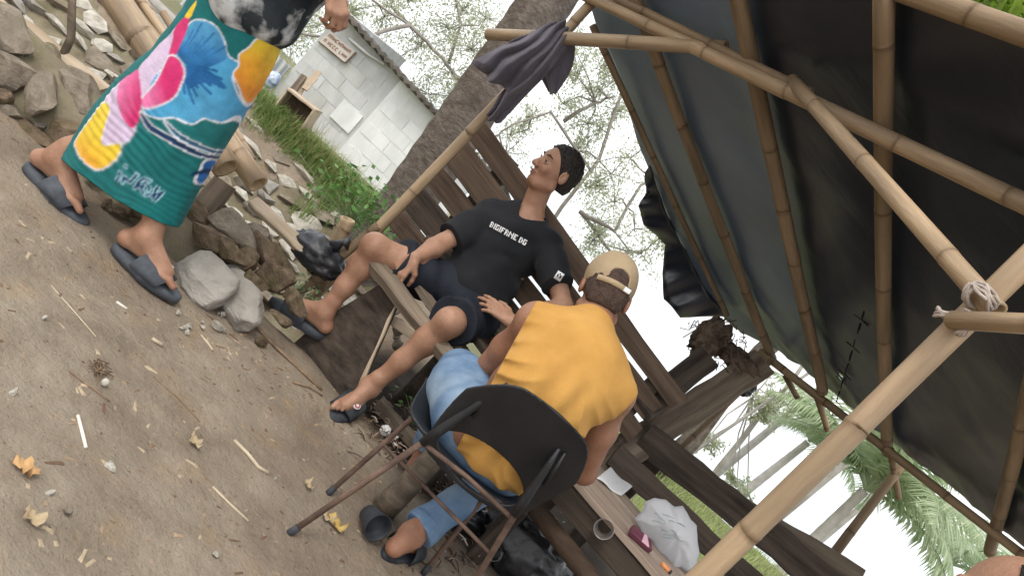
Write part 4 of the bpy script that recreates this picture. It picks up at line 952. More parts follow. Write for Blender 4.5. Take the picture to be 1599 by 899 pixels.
for t0, t1, gg in tops:
    dd = (t1 - t0)
    build('leg_socket', tube([t0 - dd * .02, lerp(t0, t1, .25), lerp(t0, t1, .8), t1 + dd * .04], [.006, .010, .0145, .0125], 12), MATS['chair_plastic'], ch)
    build('socket_rib', tube([t0 + V((.020, .004, .006)), lerp(t0, t1, .5) + V((.020, .004, .006))], [.005, .0065], 8), MATS['chair_plastic'], ch)
    lg = build('rear_leg', tube([lerp(t0, t1, .6), t1, lerp(t1, gg, .5), gg], [.0085, .0095, .009, .009], 12), MATS['rust'], ch)
    e = (t1 - gg).normalized(); build('leg_cap', tube([gg - e * .012, gg + e * .03], [.0112, .0112], 12), MATS['rubber_dark'], lg)
for k, gg in ((-1, g2), (1, g4)):
    s0 = cl(k * .17, .30, .405); lg = build('front_leg', tube([cl(k * .12, .28, .408), s0, lerp(s0, gg, .08), gg], [.0085, .0088, .0088, .0088], 12), MATS['rust'], ch)
    e = (s0 - gg).normalized(); build('leg_cap', tube([gg - e * .01, gg + e * .03], [.011, .011], 12), MATS['rubber_dark'], lg)
build('cross_bar', tube([lerp(tops[0][1], g1, .02), lerp(tops[0][1], tops[1][1], .5) + V((0, .06, -.03)), lerp(tops[1][1], g3, .05)], .007, 10), MATS['rust'], ch)
build('cross_bar', tube([lerp(cl(-.17, .30, .405), g2, .45), lerp(tops[1][1], g3, .35)], .006, 10), MATS['rust'], ch)

# post stump and pot beside the chair, rubbish
stp = build('log_post', tube([gnd(588, 806, -.03), lerp(gnd(588, 806, 0), at(700, 690, 2.42), .5) + V((.003, 0, 0)), at(706, 684, 2.43), at(740, 650, 2.44)], [.047, .042, .040, .04], 16), MATS['wood_grey']); tag(stp, 'thick grey wooden post rising beside the chair\'s left legs', 'post')
mat('pot', (.016, .02, .026, 1), (.04, .046, .055, 1), 12, .5, .2, 60, spec=.4)
ob = cup('rubber_pot', gnd(574, 803, .035) + V((0, .01, 0)), V((.55, -.75, .25)), .043, .085, 'small dark rubber pot lying at the foot of the grey post', 'pot'); ob.data.materials.clear(); ob.data.materials.append(MATS['pot'])
gb = build('dark_filler', merge(crumple(V((.72, 2.75, .1)), .17, 21, fold=.2, sq=(1.3, .7, .8)), crumple(V((.45, 2.72, .06)), .10, 22, fold=.22, sq=(1.2, .8, .8))), MATS['plastic_black']); tag(gb, 'black crumpled filler added for the dark void under the table', 'dark filler')  # added black filler standing in for the shade under the table
pl = plank('ground_plank', gnd(590, 628, .035), gnd(660, 706, .035), .055, .05, V((0, 0, 1)), MATS['wood_grey'], None, 91, cuts=8, rough=.006); tag(pl, 'weathered grey plank lying on the ground beside the seated man\'s sandal', 'plank')
# ------------------------------------------------------------------ people
mat('skin', (.30, .160, .100, 1), (.42, .238, .155, 1), 14, .5, .3, 130, c3=(.255, .118, .07, 1), c3scale=6, c3amt=.75, sss=.08, spec=.4)
mat('skin_dark', (.25, .118, .070, 1), (.35, .178, .11, 1), 14, .5, .3, 130, c3=(.2, .085, .048, 1), c3scale=6, c3amt=.75, sss=.08, spec=.4)
mat('hair', (.010, .008, .007, 1), (.028, .022, .018, 1), 60, .55, .8, 160, spec=.4)
mat('eye_white', (.42, .36, .32, 1), rough=.25); mat('eye_dark', (.02, .012, .01, 1), rough=.1); mat('lip', (.22, .085, .07, 1), rough=.5)
mat('shirt_black', (.009, .010, .012, 1), (.020, .021, .024, 1), 5, .8, .25, 130, spec=.15, sheen=.05)
mat('shorts_navy', (.009, .011, .017, 1), (.021, .026, .036, 1), 6, .8, .3, 110, spec=.2)
mat('shirt_yellow', (.455, .242, .062, 1), (.56, .31, .084, 1), 7, .9, .22, 170, c3=(.42, .195, .033, 1), c3scale=3, c3amt=.4, spec=.15, sheen=.05)
mat('denim', (.09, .16, .27, 1), (.19, .28, .40, 1), 9, .85, .35, 160, c3=(.38, .48, .56, 1), c3scale=3.2, c3amt=.75, spec=.15)
mat('cap_tan', (.35, .265, .165, 1), (.44, .345, .225, 1), 7, .9, .4, 130, spec=.15)
mat('shirt_batik', (.016, .022, .025, 1), (.045, .055, .06, 1), 8, .85, .3, 120, c3=(.60, .62, .62, 1), c3scale=14, c3amt=1.0, spec=.15)
mat('print_white', (.80, .80, .80, 1), (.65, .66, .67, 1), 60, .8)
mat('rubber_slide', (.050, .058, .068, 1), (.095, .105, .12, 1), 20, .75, .2, 120, spec=.25)
mat('ring_metal', (.7, .68, .65, 1), metallic=1, rough=.25)

def hand(B, wrist, d, palm, side, size=1.0, curl=(.5, .6, .65, .7), thumb=(.6, .35), spread=.10, k=.006):
    """palm, four fingers of unequal length and a thumb leaving the side of the palm; palm = way the palm faces, side +1 right / -1 left hand"""
    d = V(d).normalized(); n = V(palm); n = (n - d * n.dot(d)).normalized(); s = d.cross(n) * side; w = V(wrist); z = size
    B.cone(w, w + d * .03 * z, .021 * z, .02 * z, .012)
    kn = []
    for i, (o, L) in enumerate(zip((.029, .010, -.009, -.027), (.083, .088, .083, .074))):
        p = w + d * L * z + s * o * z; kn.append(p); B.cone(w + d * .02 * z + s * o * .5 * z, p, .0145 * z, .0105 * z, .012)
    tips = []
    for i, p in enumerate(kn):
        ls = ((.040, .024, .020), (.044, .028, .021), (.040, .026, .021), (.032, .020, .018))[i]; a = curl[i]
        dd = (d + s * spread * (1.5 - i)).normalized(); tot = 0; r = (.0092, .0095, .0090, .0080)[i] * z
        for j, L in enumerate(ls):
            tot += a * (1, 1.15, .8)[j]; v = dd * math.cos(tot) + n * math.sin(tot); p2 = p + v * L * z
            B.cone(p, p2, r * (1 - .08 * j), r * (1 - .08 * (j + 1)), k if j else .008); p = p2
        tips.append(p)
    t0 = w + d * .022 * z + s * .020 * z; t1 = t0 + (d * .62 + s * .62 + n * thumb[1]).normalized() * .042 * z
    t2 = t1 + (d * .85 + s * (.45 - thumb[0] * .5) + n * (.2 + thumb[0] * .5)).normalized() * .032 * z; t3 = t2 + (d * .9 + s * (.1 - thumb[0] * .4) + n * (.2 + thumb[0] * .6)).normalized() * .025 * z
    B.cone(t0, t1, .016 * z, .0115 * z, .014); B.cone(t1, t2, .0112 * z, .0098 * z, .006); B.cone(t2, t3, .0098 * z, .0082 * z, .005)
    return kn, tips, s, n

def foot(B, ank, f, up=V((0, 0, 1)), size=1.0, side=1):
    """heel, instep and five toes; ank = ankle joint, f = way the toes point, sole .075 below the ankle"""
    f = V(f).normalized(); up = V(up); up = (up - f * up.dot(f)).normalized(); s = f.cross(up) * side; a = V(ank); z = size   # s: outer side for side=+1
    sole = a - up * .066 * z
    B.cone(a + up * .05, a, .032 * z, .034 * z, .02); B.cone(a, sole - f * .040 * z + up * .02, .033 * z, .028 * z, .025)
    B.cone(sole - f * .038 * z + up * .018, sole + f * .06 * z + up * .02 * z + s * .008, .026 * z, .024 * z, .02)
    B.cone(a + f * .008, sole + f * .125 * z + up * .022 * z, .033 * z, .022 * z, .03)
    for i in range(5):
        o = (-.030, -.014, .001, .015, .028)[i] * z; L = (.052, .050, .044, .037, .030)[i] * z; r = (.0125, .0095, .009, .0085, .0085)[i] * z
        b0 = sole + f * (.125 - .009 * i) * z + s * o * .9 + up * .015; B.cone(sole + f * .07 * z + s * o * .6 + up * .02, b0, .018 * z, .0135 * z, .014)
        B.cone(b0, b0 + f * L * .55 + up * .004, r * 1.02, r, .005); B.cone(b0 + f * L * .55 + up * .004, b0 + f * L - up * .004, r, r * .92, .004)
    return sole, s

def sandal(parent, ank, f, up, size, side, material, strap=True, thong=False, emblem=None):
    f = V(f).normalized(); up = V(up); up = (up - f * up.dot(f)).normalized(); s = f.cross(up) * side; sole = V(ank) - up * .075 * size
    out = []; n = 36
    for i in range(n):
        a = 2 * math.pi * i / n; c_, s_ = math.cos(a), math.sin(a); L = .145 if c_ > 0 else .11
        w = (.054 if c_ > 0 else .043) * (1 - .12 * c_ * c_); out.append(sole + f * (.055 + c_ * L) * size + s * (s_ * w + .004 * c_) * size)
    lift = lambda p: up * (.012 * max(0, (p - sole).dot(f) - .12) * 3)
    vs = [p - up * .030 + lift(p) for p in out] + [p - up * .004 + lift(p) for p in out] + [sole + (p - sole) * .93 + f * .004 + up * .0 + lift(p) for p in out]
    fs = [tuple(range(n - 1, -1, -1)), tuple(2 * n + i for i in range(n))] + [(r * n + i, r * n + (i + 1) % n, (r + 1) * n + (i + 1) % n, (r + 1) * n + i) for r in (0, 1) for i in range(n)]
    sd_ = build('sandal', (vs, fs), material, parent)
    if strap:
        vs, fs = [], []; m_ = 14
        for (t0, hgt) in ((.035, .060), (.085, .052), (.135, .036)):
            for j in range(m_ + 1):
                a = math.pi * j / m_; p = sole + f * (t0 + .012 * math.sin(a)) * size + s * (-math.cos(a) * .055 * size) + up * (hgt * size * math.sin(a) ** .7 - .008); vs.append(p)
        for r in range(2):
            for j in range(m_): a_ = r * (m_ + 1) + j; fs.append((a_, a_ + 1, a_ + m_ + 2, a_ + m_ + 1))
        st_ = build('strap', (vs, fs), material, sd_); md = st_.modifiers.new('thickness', 'SOLIDIFY'); md.thickness = .005; md.offset = 1
        if emblem:
            for (rad, mt, lift_) in ((.019, MATS['print_white'], .0062), (.0155, emblem, .0072), (.008, MATS['print_white'], .0082)):
                jx = 5 if side > 0 else 9; jx = emblem_j
                vs = []; c0 = None; a = math.pi * jx / m_
                def sp(tt, aa): return sole + f * (tt + .012 * math.sin(aa)) * size + s * (-math.cos(aa) * .055 * size) + up * (.052 * size * math.sin(aa) ** .7 - .006)
                c = sp(.088, a); tx = (sp(.088, a + .1) - c).normalized(); ty = (sp(.1, a) - c); ty = V((0, 0, 0)) + f; nn_ = tx.cross(ty).normalized()
                if nn_.dot(c - sole) < 0: nn_ = -nn_
                vs = [c + nn_ * lift_ + (tx * math.cos(2 * math.pi * k / 20) * .8 + ty * math.sin(2 * math.pi * k / 20)) * rad for k in range(20)]
                vs = vs + [v - nn_ * .004 for v in vs]
                build('emblem', (vs, [tuple(range(20)), tuple(range(39, 19, -1))] + [(k, k + 20, (k + 1) % 20 + 20, (k + 1) % 20) for k in range(20)]), mt, sd_, False)
    return sd_

def head(B, c, f, u, z=1.0):
    f = V(f).normalized(); u = V(u); u = (u - f * u.dot(f)).normalized(); r = f.cross(u); c = V(c); ax = (r, f, u)
    P = lambda a, b, d: c + (r * a + f * b + u * d) * z
    B.ball(P(0, -.010, .035), (.074 * z, .092 * z, .082 * z), .02, ax); B.ball(P(0, .022, -.025), (.060 * z, .066 * z, .085 * z), .025, ax)
    B.ball(P(0, .058, -.088), (.028 * z, .026 * z, .022 * z), .025, ax); B.ball(P(0, .062, .035), (.052 * z, .022 * z, .022 * z), .02, ax)
    for s in (-1, 1):
        B.ball(P(s * .036, .066, -.022), (.020 * z, .018 * z, .018 * z), .02, ax); B.ball(P(s * .032, .088, .008), .012 * z, .012, ax, sub=True)
        B.cone(P(s * .05, .0, -.07), P(s * .026, .055, -.095), .022 * z, .018 * z, .02)
        B.ball(P(s * .078, -.008, -.005), (.010 * z, .020 * z, .033 * z), .006, ax); B.ball(P(s * .086, .0, .0), (.006 * z, .010 * z, .018 * z), .004, ax, sub=True)
    B.cone(P(0, .084, .015), P(0, .106, -.026), .009 * z, .014 * z, .010); B.ball(P(.012, .098, -.030), .009 * z, .006, ax); B.ball(P(-.012, .098, -.030), .009 * z, .006, ax)
    B.ball(P(0, .086, -.056), (.022 * z, .010 * z, .007 * z), .006, ax); B.ball(P(0, .084, -.067), (.018 * z, .010 * z, .007 * z), .006, ax)
    return P, ax
def face_bits(parent, P, ax, z=1.0):
    for s in (-1, 1):
        b_ = Body(.003); b_.ball(P(s * .032, .0735, .007), .0108 * z, .002); e = build_np('eye', b_.geo(), MATS['eye_white'], parent)
        b_ = Body(.002); b_.ball(P(s * .032, .0800, .0065), .0068 * z, .002); build_np('iris', b_.geo(), MATS['eye_dark'], e)
        build('eyelid', merge(tube([P(s * .019, .083, .011), P(s * .031, .0885, .0155), P(s * .045, .078, .010)], [.002, .0042, .002], 8), tube([P(s * .020, .082, .001), P(s * .032, .0862, -.002), P(s * .044, .077, .002)], [.0015, .003, .0015], 8)), MATS['skin'], parent)
        build('eyebrow', tube([P(s * .014, .089, .030), P(s * .032, .086, .036), P(s * .050, .074, .030)], [.0025, .004, .0018], 6), MATS['hair'], parent)
    build('lips', merge(tube([P(-.022, .088, -.059), P(-.006, .0965, -.055), P(0, .097, -.056), P(.006, .0965, -.055), P(.022, .088, -.059)], [.001, .0035, .003, .0035, .001], 8), tube([P(-.018, .088, -.063), P(0, .096, -.067), P(.018, .088, -.063)], [.001, .0042, .001], 8)), MATS['lip'], parent)

def hair_cap(parent, P, ax, z, low=-.02, front=.05, name='hair', thick=.008, seed=1):
    """short cropped hair: a rough shell over the skull, open over the face and ears"""
    B = Body(.0045); r, f, u = ax
    B.ball(P(0, -.012, .037), ((.074 + thick) * z, (.092 + thick) * z, (.082 + thick) * z), .004, ax)
    B.ball(P(0, -.05, -.03), ((.058 + thick) * z, (.045 + thick) * z, (.055 + thick) * z), .03, ax)
    cl = [(P(0, front, .055), (f * .85 - u * .52).normalized()), (P(0, -.03, low - .045), -u), (P(0, .035, low), (f * .75 - u * .66).normalized())]
    return build_np(name, B.geo(lambda G: .006 * fbm(G * 110, 2, seed) + .002 * fbm(G * 220, 1, seed), clip=cl), MATS['hair'], parent)

def folds(freq=55, amp=.006, d=(0, 0, 1), warp=5, amp2=.005, seed=2, f2=11):
    d = np.array(tuple(V(d).normalized()))
    return lambda G: amp * np.sin((G @ d) * freq + warp * fbm(G * 5, 2, seed)) * (.35 + .65 * fbm(G * 4, 2, seed + 7)) + amp2 * fbm(G * f2, 2, seed + 3)

# ---------------- the man in black sitting on the bench
mb = thing('person', (-.15, 3.15, 0), 'person in black t-shirt and dark shorts sitting on the plank bench', 'person')
pel = V((-.115, 3.16, .575)); che = V((-.14, 3.24, .84)); nk = V((-.158, 3.275, 1.015)); shR, shL = V((-.282, 3.25, .895)), V((-.018, 3.20, .975))
hipR, hipL = V((-.195, 3.14, .555)), V((-.035, 3.09, .555)); kR, aR = at(585, 386, 2.97), at(507, 487, 2.97) + V((0, 0, .0)); kL, aL = at(702, 503, 2.80), at(578, 604, 2.82)
eR, wR = at(690, 380, 3.10), at(648, 402, 2.965); eL, wL = at(880, 478, 3.05), at(800, 505, 2.93)
sd_ = (shL - shR).normalized(); tu = (nk - pel).normalized(); td = sd_.cross(tu).normalized(); tax = (sd_, td, tu)
hc = at(868, 268, 3.25)
hf = V((-.84, -.50, -.06)); hu = V((-.04, .05, 1))
B = Body(.005)
B.ball(pel, (.155, .115, .11), .04, tax); B.ball(lerp(pel, che, .5), (.135, .10, .15), .05, tax); B.ball(che, (.150, .105, .16), .05, tax)
B.cone(che + tu * .10, nk, .085, .055, .05); B.cone(nk - tu * .02, hc - V((0, 0, .07)) + V(hf) * .01, .052, .050, .025)
B.cone(nk - tu * .03, shR, .05, .052, .04); B.cone(nk - tu * .03, shL, .05, .052, .04)
for s0, e0_, w0 in ((shR, eR, wR), (shL, eL, wL)):
    B.chain([s0, lerp(s0, e0_, .45), e0_], [.052, .046, .037], .03); B.chain([e0_, lerp(e0_, w0, .3), w0], [.037, .039, .0245], .02)
for h0, k0, a0 in ((hipR, kR, aR), (hipL, kL, aL)):
    B.chain([h0, lerp(h0, k0, .5), k0], [.085, .074, .053], .04); B.ball(k0 + V((0, -.015, .008)), .044, .03)
    dsh = a0 - k0; cb_ = V((0, .022, 0)); B.chain([k0, k0 + dsh * .28 + cb_, k0 + dsh * .6 + cb_ * .5, a0], [.050, .052, .039, .031], .03)
fR, fL = V((-1, -.05, -.10)), V((-.10, -1, -.28))
foot(B, aR, fR, V((-.1, 0, 1)), .98, -1); foot(B, aL - V((0, .0, .0)), fL, V((0, -.28, 1)), .98, -1)
# right hand hangs over the seat log holding a cigarette, left hand rests on the thigh
knR, tipR, sR, nR = hand(B, wR, at(615, 432, 2.93) - wR, V((.35, .75, -.35)), 1, .98, (.45, .5, .55, .6), (.7, .5))
knL, tipL, sL, nL = hand(B, wL, at(757, 466, 2.95) - wL, V((-.35, .55, -.75)), -1, 1.0, (.16, .2, .26, .3), (.1, .1), .07)
P_, ax_ = head(B, hc, hf, hu, .98)
body = build_np('body', B.geo(), MATS['skin'], mb)
face_bits(mb, P_, ax_, .98); hair_cap(mb, P_, ax_, .98, seed=4)
# t-shirt
T = Body(.005)
T.ball(pel + tu * .03, (.172, .135, .10), .05, tax); T.ball(lerp(pel, che, .5), (.160, .122, .17), .06, tax); T.ball(che + tu * .02, (.170, .122, .165), .05, tax)
T.cone(che + tu * .10, nk - tu * .015, .105, .075, .05); T.cone(nk - tu * .04, shR, .06, .068, .05); T.cone(nk - tu * .04, shL, .06, .068, .05)
slR, slL = lerp(shR, eR, .80), at(872, 446, 3.07)
T.chain([shR, lerp(shR, slR, .6), slR], [.066, .066, .068], .035, [(slR, (slR - shR).normalized())]); T.chain([shL, lerp(shL, slL, .5), slL], [.066, .066, .068], .035, [(slL, (slL - shL).normalized())])
T.cone(nk + tu * .06 - td * .0, nk - tu * .005 + V((0, -.03, 0)), .062, .070, .008, None, True)
build_np('t_shirt', T.geo(folds(52, .009, (-.55, .2, .75), 7, .009, 3, 10), clip=[(pel - tu * .045, -tu)]), MATS['shirt_black'], mb)
build('collar', tube([nk + tu * .012 + (sd_ * math.cos(a) * .066 + td * math.sin(a) * .055) + tu * (-.018 * (1 if (td * math.sin(a)).y < 0 else -.3) * abs(math.sin(a))) for a in [2 * math.pi * i / 28 for i in range(29)]], .007, 8), MATS['shirt_black'], mb)
# chest lettering and sleeve patch follow the cloth
def letters(rows):
    F5 = {'B': ['110', '101', '110', '101', '110'], 'I': ['1', '1', '1', '1', '1'], 'G': ['111', '100', '101', '101', '111'], 'F': ['111', '100', '110', '100', '100'], 'R': ['110', '101', '110', '101', '101'],
          'N': ['1001', '1101', '1011', '1001', '1001'], 'E': ['111', '100', '110', '100', '111'], ' ': ['0', '0', '0', '0', '0'], 'D': ['110', '101', '101', '101', '110'], 'S': ['111', '100', '111', '001', '111']}
    out = []; x = 0
    for ch_ in rows:
        g = F5[ch_]
        for r_, row in enumerate(g):
            for c_, v in enumerate(row):
                if v == '1': out.append((x + c_, 4 - r_))
        x += len(g[0]) + .6
    return out, x
import mathutils
from mathutils.bvhtree import BVHTree
def press(parent, target, c, ex, ey, quads, material, name, lift=.0025, dirn=None):
    """lay small flat quads (u,v,w,h) on a cloth surface: each corner dropped onto the mesh along dirn"""
    me = target.data; O = wpos(target); bv = BVHTree.FromPolygons([v.co + O for v in me.vertices], [p.vertices[:] for p in me.polygons])
    vs, fs = [], []
    for (u_, v_, w, h_) in quads:
        o = len(vs)
        for du, dv in ((0, 0), (w, 0), (w, h_), (0, h_)):
            p = c + ex * (u_ + du) + ey * (v_ + dv); hit = bv.ray_cast(p - dirn * .25, dirn); vs.append((hit[0] if hit[0] else p) - dirn * lift)
        fs.append((o, o + 1, o + 2, o + 3))
    return build(name, (vs, fs), material, parent, False)
tsh = [o for o in mb.children if o.name.startswith('t_shirt')][0]
px, wtot = letters('BIGIFRNE DG'); c0, c1 = at(764, 352, 3.1), at(822, 383, 3.08); ex = (c1 - c0); su = ex.length / wtot; exn = ex.normalized(); eyn = V((0, 1, 0)).cross(exn) * -1
if eyn.z < 0: eyn = -eyn
press(tsh, tsh, c0 - eyn * .004, exn, eyn, [(x * su, y * su * .95, su * 1.02, su * .97) for x, y in px], MATS['print_white'], 'lettering', .003, (c0 + c1).normalized() * 0 + (((c0 + c1) / 2) - V((0, 0, EYE))).normalized())
c0 = at(873, 431, 3.0); dv = (c0 - V((0, 0, EYE))).normalized(); exn = V((.97, 0, .2)).normalized(); eyn = V((-.2, 0, .97)).normalized()
press(tsh, tsh, c0 - exn * .015 - eyn * .018, exn, eyn, [(i * .006, j * .006, .006, .006) for i in range(5) for j in range(6) if not (i in (1, 3) and j in (2, 3)) and not (i == 2 and j == 4)], MATS['print_white'], 'sleeve_patch', .003, dv)
# shorts
Q = Body(.005)
Q.ball(pel - tu * .02, (.178, .14, .11), .04, tax)
cutR, cutL = lerp(hipR, kR, .70), lerp(hipL, kL, .84)
Q.chain([hipR, cutR, lerp(hipR, kR, .9)], [.105, .093, .088], .05, [(cutR, (kR - hipR).normalized() + V((0, 0, .25)))]); Q.chain([hipL, cutL, kL], [.105, .088, .082], .05, [(cutL, (kL - hipL).normalized())])
build_np('shorts', Q.geo(folds(60, .006, (.7, .5, .3), 6, .006, 9, 10)), MATS['shorts_navy'], mb)
mat('hem_print', (.012, .013, .018, 1), (.06, .05, .055, 1), 40, .8, c3=(.35, .33, .33, 1), c3scale=45, c3amt=.8)
hb = Body(.004); dk_ = (kL - hipL).normalized(); hb.cone(cutL - dk_ * .05, cutL + dk_ * .05, .091, .088, .01, [(cutL + dk_ * .004, dk_), (cutL - dk_ * .022, -dk_)])
build_np('shorts_hem', hb.geo(folds(60, .004, (.7, .5, .3), 6, .004, 9, 10)), MATS['hem_print'], mb)
# cigarette and ring
tp_ = tipR[0]; cig = build('cigarette', tube([tp_ + V((-.004, -.008, .012)), tp_ + V((-.035, -.03, .03))], .004, 8), MATS['paper']); tag(cig, 'white cigarette held between the fingers of the man in black', 'cigarette')
rg = knR[2]; dd = (tipR[2] - knR[2]).normalized()
emblem_j = 9
mat('sandal_red', (.35, .06, .07, 1), (.45, .1, .1, 1), 20, .6)
sandal(mb, aR, fR, V((-.1, 0, 1)), 1.05, -1, MATS['rubber_slide'])
sandal(mb, aL, fL, V((0, -.28, 1)), 1.0, -1, MATS['rubber_dark'], True, False, MATS['sandal_red'])

# ---------------- the man in the yellow shirt, seen from behind on the chair
yb = thing('person', (.27, 2.25, 0), 'person in yellow sleeveless shirt, jeans and tan cap, back to the camera', 'person')
pel = V((.272, 2.215, .505)); mid = V((.274, 2.16, .68)); che = V((.290, 2.235, .82)); nk = V((.262, 2.345, .945)); shR, shL = V((.445, 2.27, .855)), V((.128, 2.275, .845))
hipR, hipL = V((.355, 2.22, .495)), V((.190, 2.20, .495)); kR, kL = V((.455, 2.60, .47)), V((.085, 2.60, .47)); aR, aL = V((.305, 2.245, .085)), V((.20, 2.80, .085))
eL, eR = at(742, 592, 2.42), at(912, 736, 2.38); wL, wR = V((.21, 2.62, .60)), V((.40, 2.60, .60))
hr = V((.95, .02, .29)).normalized(); hf = V((.02, .93, -.36)); hf = (hf - hr * hf.dot(hr)).normalized(); hu = hr.cross(hf).normalized(); hc = at(945, 458, 2.43)
sd_ = (shR - shL).normalized(); tu = (nk - mid).normalized(); td = tu.cross(sd_).normalized(); tax = (sd_, td, tu); tl = (mid - pel).normalized(); tax2 = (sd_, tl.cross(sd_).normalized(), tl)
B = Body(.005)
B.ball(pel, (.165, .125, .12), .05, tax2); B.ball(mid, (.145, .105, .15), .06, tax2); B.ball(che, (.155, .105, .16), .06, tax)
B.cone(che + tu * .08, nk, .09, .06, .05); B.cone(nk - tu * .02, hc - hu * .06 - hf * .02, .055, .056, .03); B.cone(nk - tu * .04, shR, .055, .056, .05); B.cone(nk - tu * .04, shL, .055, .056, .05)
for s0, e0_, w0 in ((shR, eR, wR), (shL, eL, wL)):
    B.ball(s0, .058, .03); B.chain([s0, lerp(s0, e0_, .45), e0_], [.056, .050, .040], .03); B.chain([e0_, lerp(e0_, w0, .3), w0], [.040, .042, .026], .02)
for h0, k0, a0 in ((hipR, kR, aR), (hipL, kL, aL)):
    B.chain([h0, k0], [.085, .055], .04); B.chain([k0, lerp(k0, a0, .35), a0], [.052, .048, .032], .03)
foot(B, aR, V((.35, .95, -.05)), V((0, 0, 1)), 1.0, 1); foot(B, aL, V((0, 1, 0)), V((0, 0, 1)), 1.0, -1)
hand(B, wL, V((.75, .6, -.1)), V((.2, .2, -1)), -1, 1.0, (.5, .55, .6, .6)); hand(B, wR, V((-.75, .6, -.1)), V((-.2, .2, -1)), 1, 1.0, (.5, .55, .6, .6))
P_, ax_ = head(B, hc, hf, hu, 1.0)
body = build_np('body', B.geo(), MATS['skin_dark'], yb); face_bits(yb, P_, ax_)
HB_ = Body(.004); HB_.ball(P_(0, -.014, .036), (.079, .097, .087), .004, ax_); HB_.ball(P_(0, -.05, -.025), (.064, .050, .058), .03, ax_)
mat('hair_nape', (.045, .028, .022, 1), (.10, .065, .05, 1), 70, .7, .8, 160)
build_np('hair', HB_.geo(lambda G: .003 * fbm(G * 95, 2, 3), clip=[(P_(0, .03, -.0), (hf * .8 - hu * .6).normalized()), (P_(0, -.05, -.062), -hu), (P_(0, .02, 0), hf)]), MATS['hair_nape'], yb)
# cap with back opening and strap
cpb = Body(.004); cpb.ball(P_(0, -.008, .045), (.087, .104, .098), .004, ax_)
cpb.ball(P_(.012, -.118, .038), (.036, .04, .027), .004, ax_, [(P_(0, 0, .022), -hu)], True)
capo = build_np('cap', cpb.geo(folds(40, .002, tuple(hu), 4, .004, 6, 14), clip=[(P_(0, -.05, .006), (-hu + hf * .06).normalized())]), MATS['cap_tan'], yb)
bw = Body(.004); bw.ball(P_(0, .10, .012), (.074, .070, .010), .004, ax_, [(P_(0, .075, 0), -hf)]); build_np('brim', bw.geo(), MATS['cap_tan'], capo)
vs = []; n = 26
for i in range(n + 1):
    a = math.radians(lerp(232, 308, i / n)); p = lambda e: P_(.0835 * e * math.cos(a), -.008 + .1005 * e * math.sin(a), 0)
    for e, z_ in ((1.035, .004), (1.03, .022), (1.0, .022), (1.0, .004)): vs.append(p(e) + hu * z_)
fs = [(i * 4 + k, i * 4 + (k + 1) % 4, i * 4 + 4 + (k + 1) % 4, i * 4 + 4 + k) for i in range(n) for k in range(4)]
build('strap', (vs, fs), MATS['cap_tan'], capo); bc = P_(.048, -.100, .013)
build('buckle', plank_geo(bc - hr * .011 - hf * .0, bc + hr * .011 + hf * .008, .016, .006, -hf, 1, 1, 0), MATS['print_white'], capo, False)
# shirt: wide back, cut-off sleeves
T = Body(.005)
T.ball(pel + V((0, 0, .01)), (.194, .152, .125), .05, tax2); T.ball(mid, (.176, .128, .17), .07, tax2); T.ball(che, (.188, .128, .165), .06, tax)
T.cone(che + tu * .07, nk - tu * .01, .115, .078, .05); T.cone(nk - tu * .05, shR - sd_ * .0, .062, .070, .05); T.cone(nk - tu * .05, shL + sd_ * .0, .062, .070, .05)
T.cone(nk + tu * .07 + hf * .02, nk + tu * .0 + hf * .01, .064, .066, .01, None, True)
def yfold(G):
    z = G[:, 2]; low = np.clip((.90 - z) / .14, 0, 1); side = np.abs(G[:, 0] - .28) / .17
    sd2 = np.clip(side * 1.25 - .15, 0, 1); ridge = 1 - np.abs(np.sin((z + .75 * np.abs(G[:, 0] - .28)) * 62 + 2.5 * fbm(G * 7, 2, 4)))
    return -low * sd2 * .017 * (ridge - .4) * np.clip(.6 + .8 * fbm(G * 4, 2, 8), 0, 1.2) + .004 * fbm(G * 9, 2, 3) + low * .009 * np.sin(G[:, 0] * 70 + 5 * fbm(G * 5, 2, 2)) * (1 - np.clip(side, 0, 1))
build_np('shirt', T.geo(yfold, clip=[(shR + sd_ * .048, (sd_ + V((0, 0, -.10))).normalized()), (shL - sd_ * .034, (-sd_ + V((0, 0, -.25))).normalized()), (V((0, 2.06, .440)), V((0, .1, -1)))]), MATS['shirt_yellow'], yb)
# jeans, right leg rolled to mid-calf
Q = Body(.005); Q.ball(pel + V((0, .02, -.025)), (.182, .135, .100), .05, tax2)
Q.chain([hipR + V((0, .04, 0)), lerp(hipR, kR, .5), kR], [.100, .098, .080], .05); Q.chain([hipL + V((-.015, .04, 0)), lerp(hipL, kL, .5) + V((-.02, 0, .01)), kL + V((-.01, 0, 0))], [.110, .112, .085], .05)
cR_ = lerp(kR, aR, .93); Q.chain([kR, lerp(kR, aR, .35), cR_, aR], [.076, .064, .056, .055], .04, [(cR_, (aR - kR).normalized())])
Q.chain([kL, lerp(kL, aL, .35), aL], [.078, .068, .056], .04, [(lerp(kL, aL, .85), (aL - kL).normalized())])
jn = build_np('jeans', Q.geo(folds(70, .006, (.3, .9, .3), 6, .006, 14, 11)), MATS['denim'], yb)
dj = (aR - kR).normalized(); ct = Body(.004); ct.cone(cR_ - dj * .05, cR_ + dj * .03, .060, .060, .01, [(cR_ + dj * .008, dj), (cR_ - dj * .030, -dj)]); build_np('rolled_cuff', ct.geo(folds(80, .004, (.6, .2, .6), 5, .004, 4, 14)), MATS['denim'], jn)
emblem_j = 9
sandal(yb, aR, V((.35, .95, -.05)), V((0, 0, 1)), 1.0, 1, MATS['rubber_dark']); sandal(yb, aL, V((0, 1, 0)), V((0, 0, 1)), 1.0, -1, MATS['rubber_dark'])

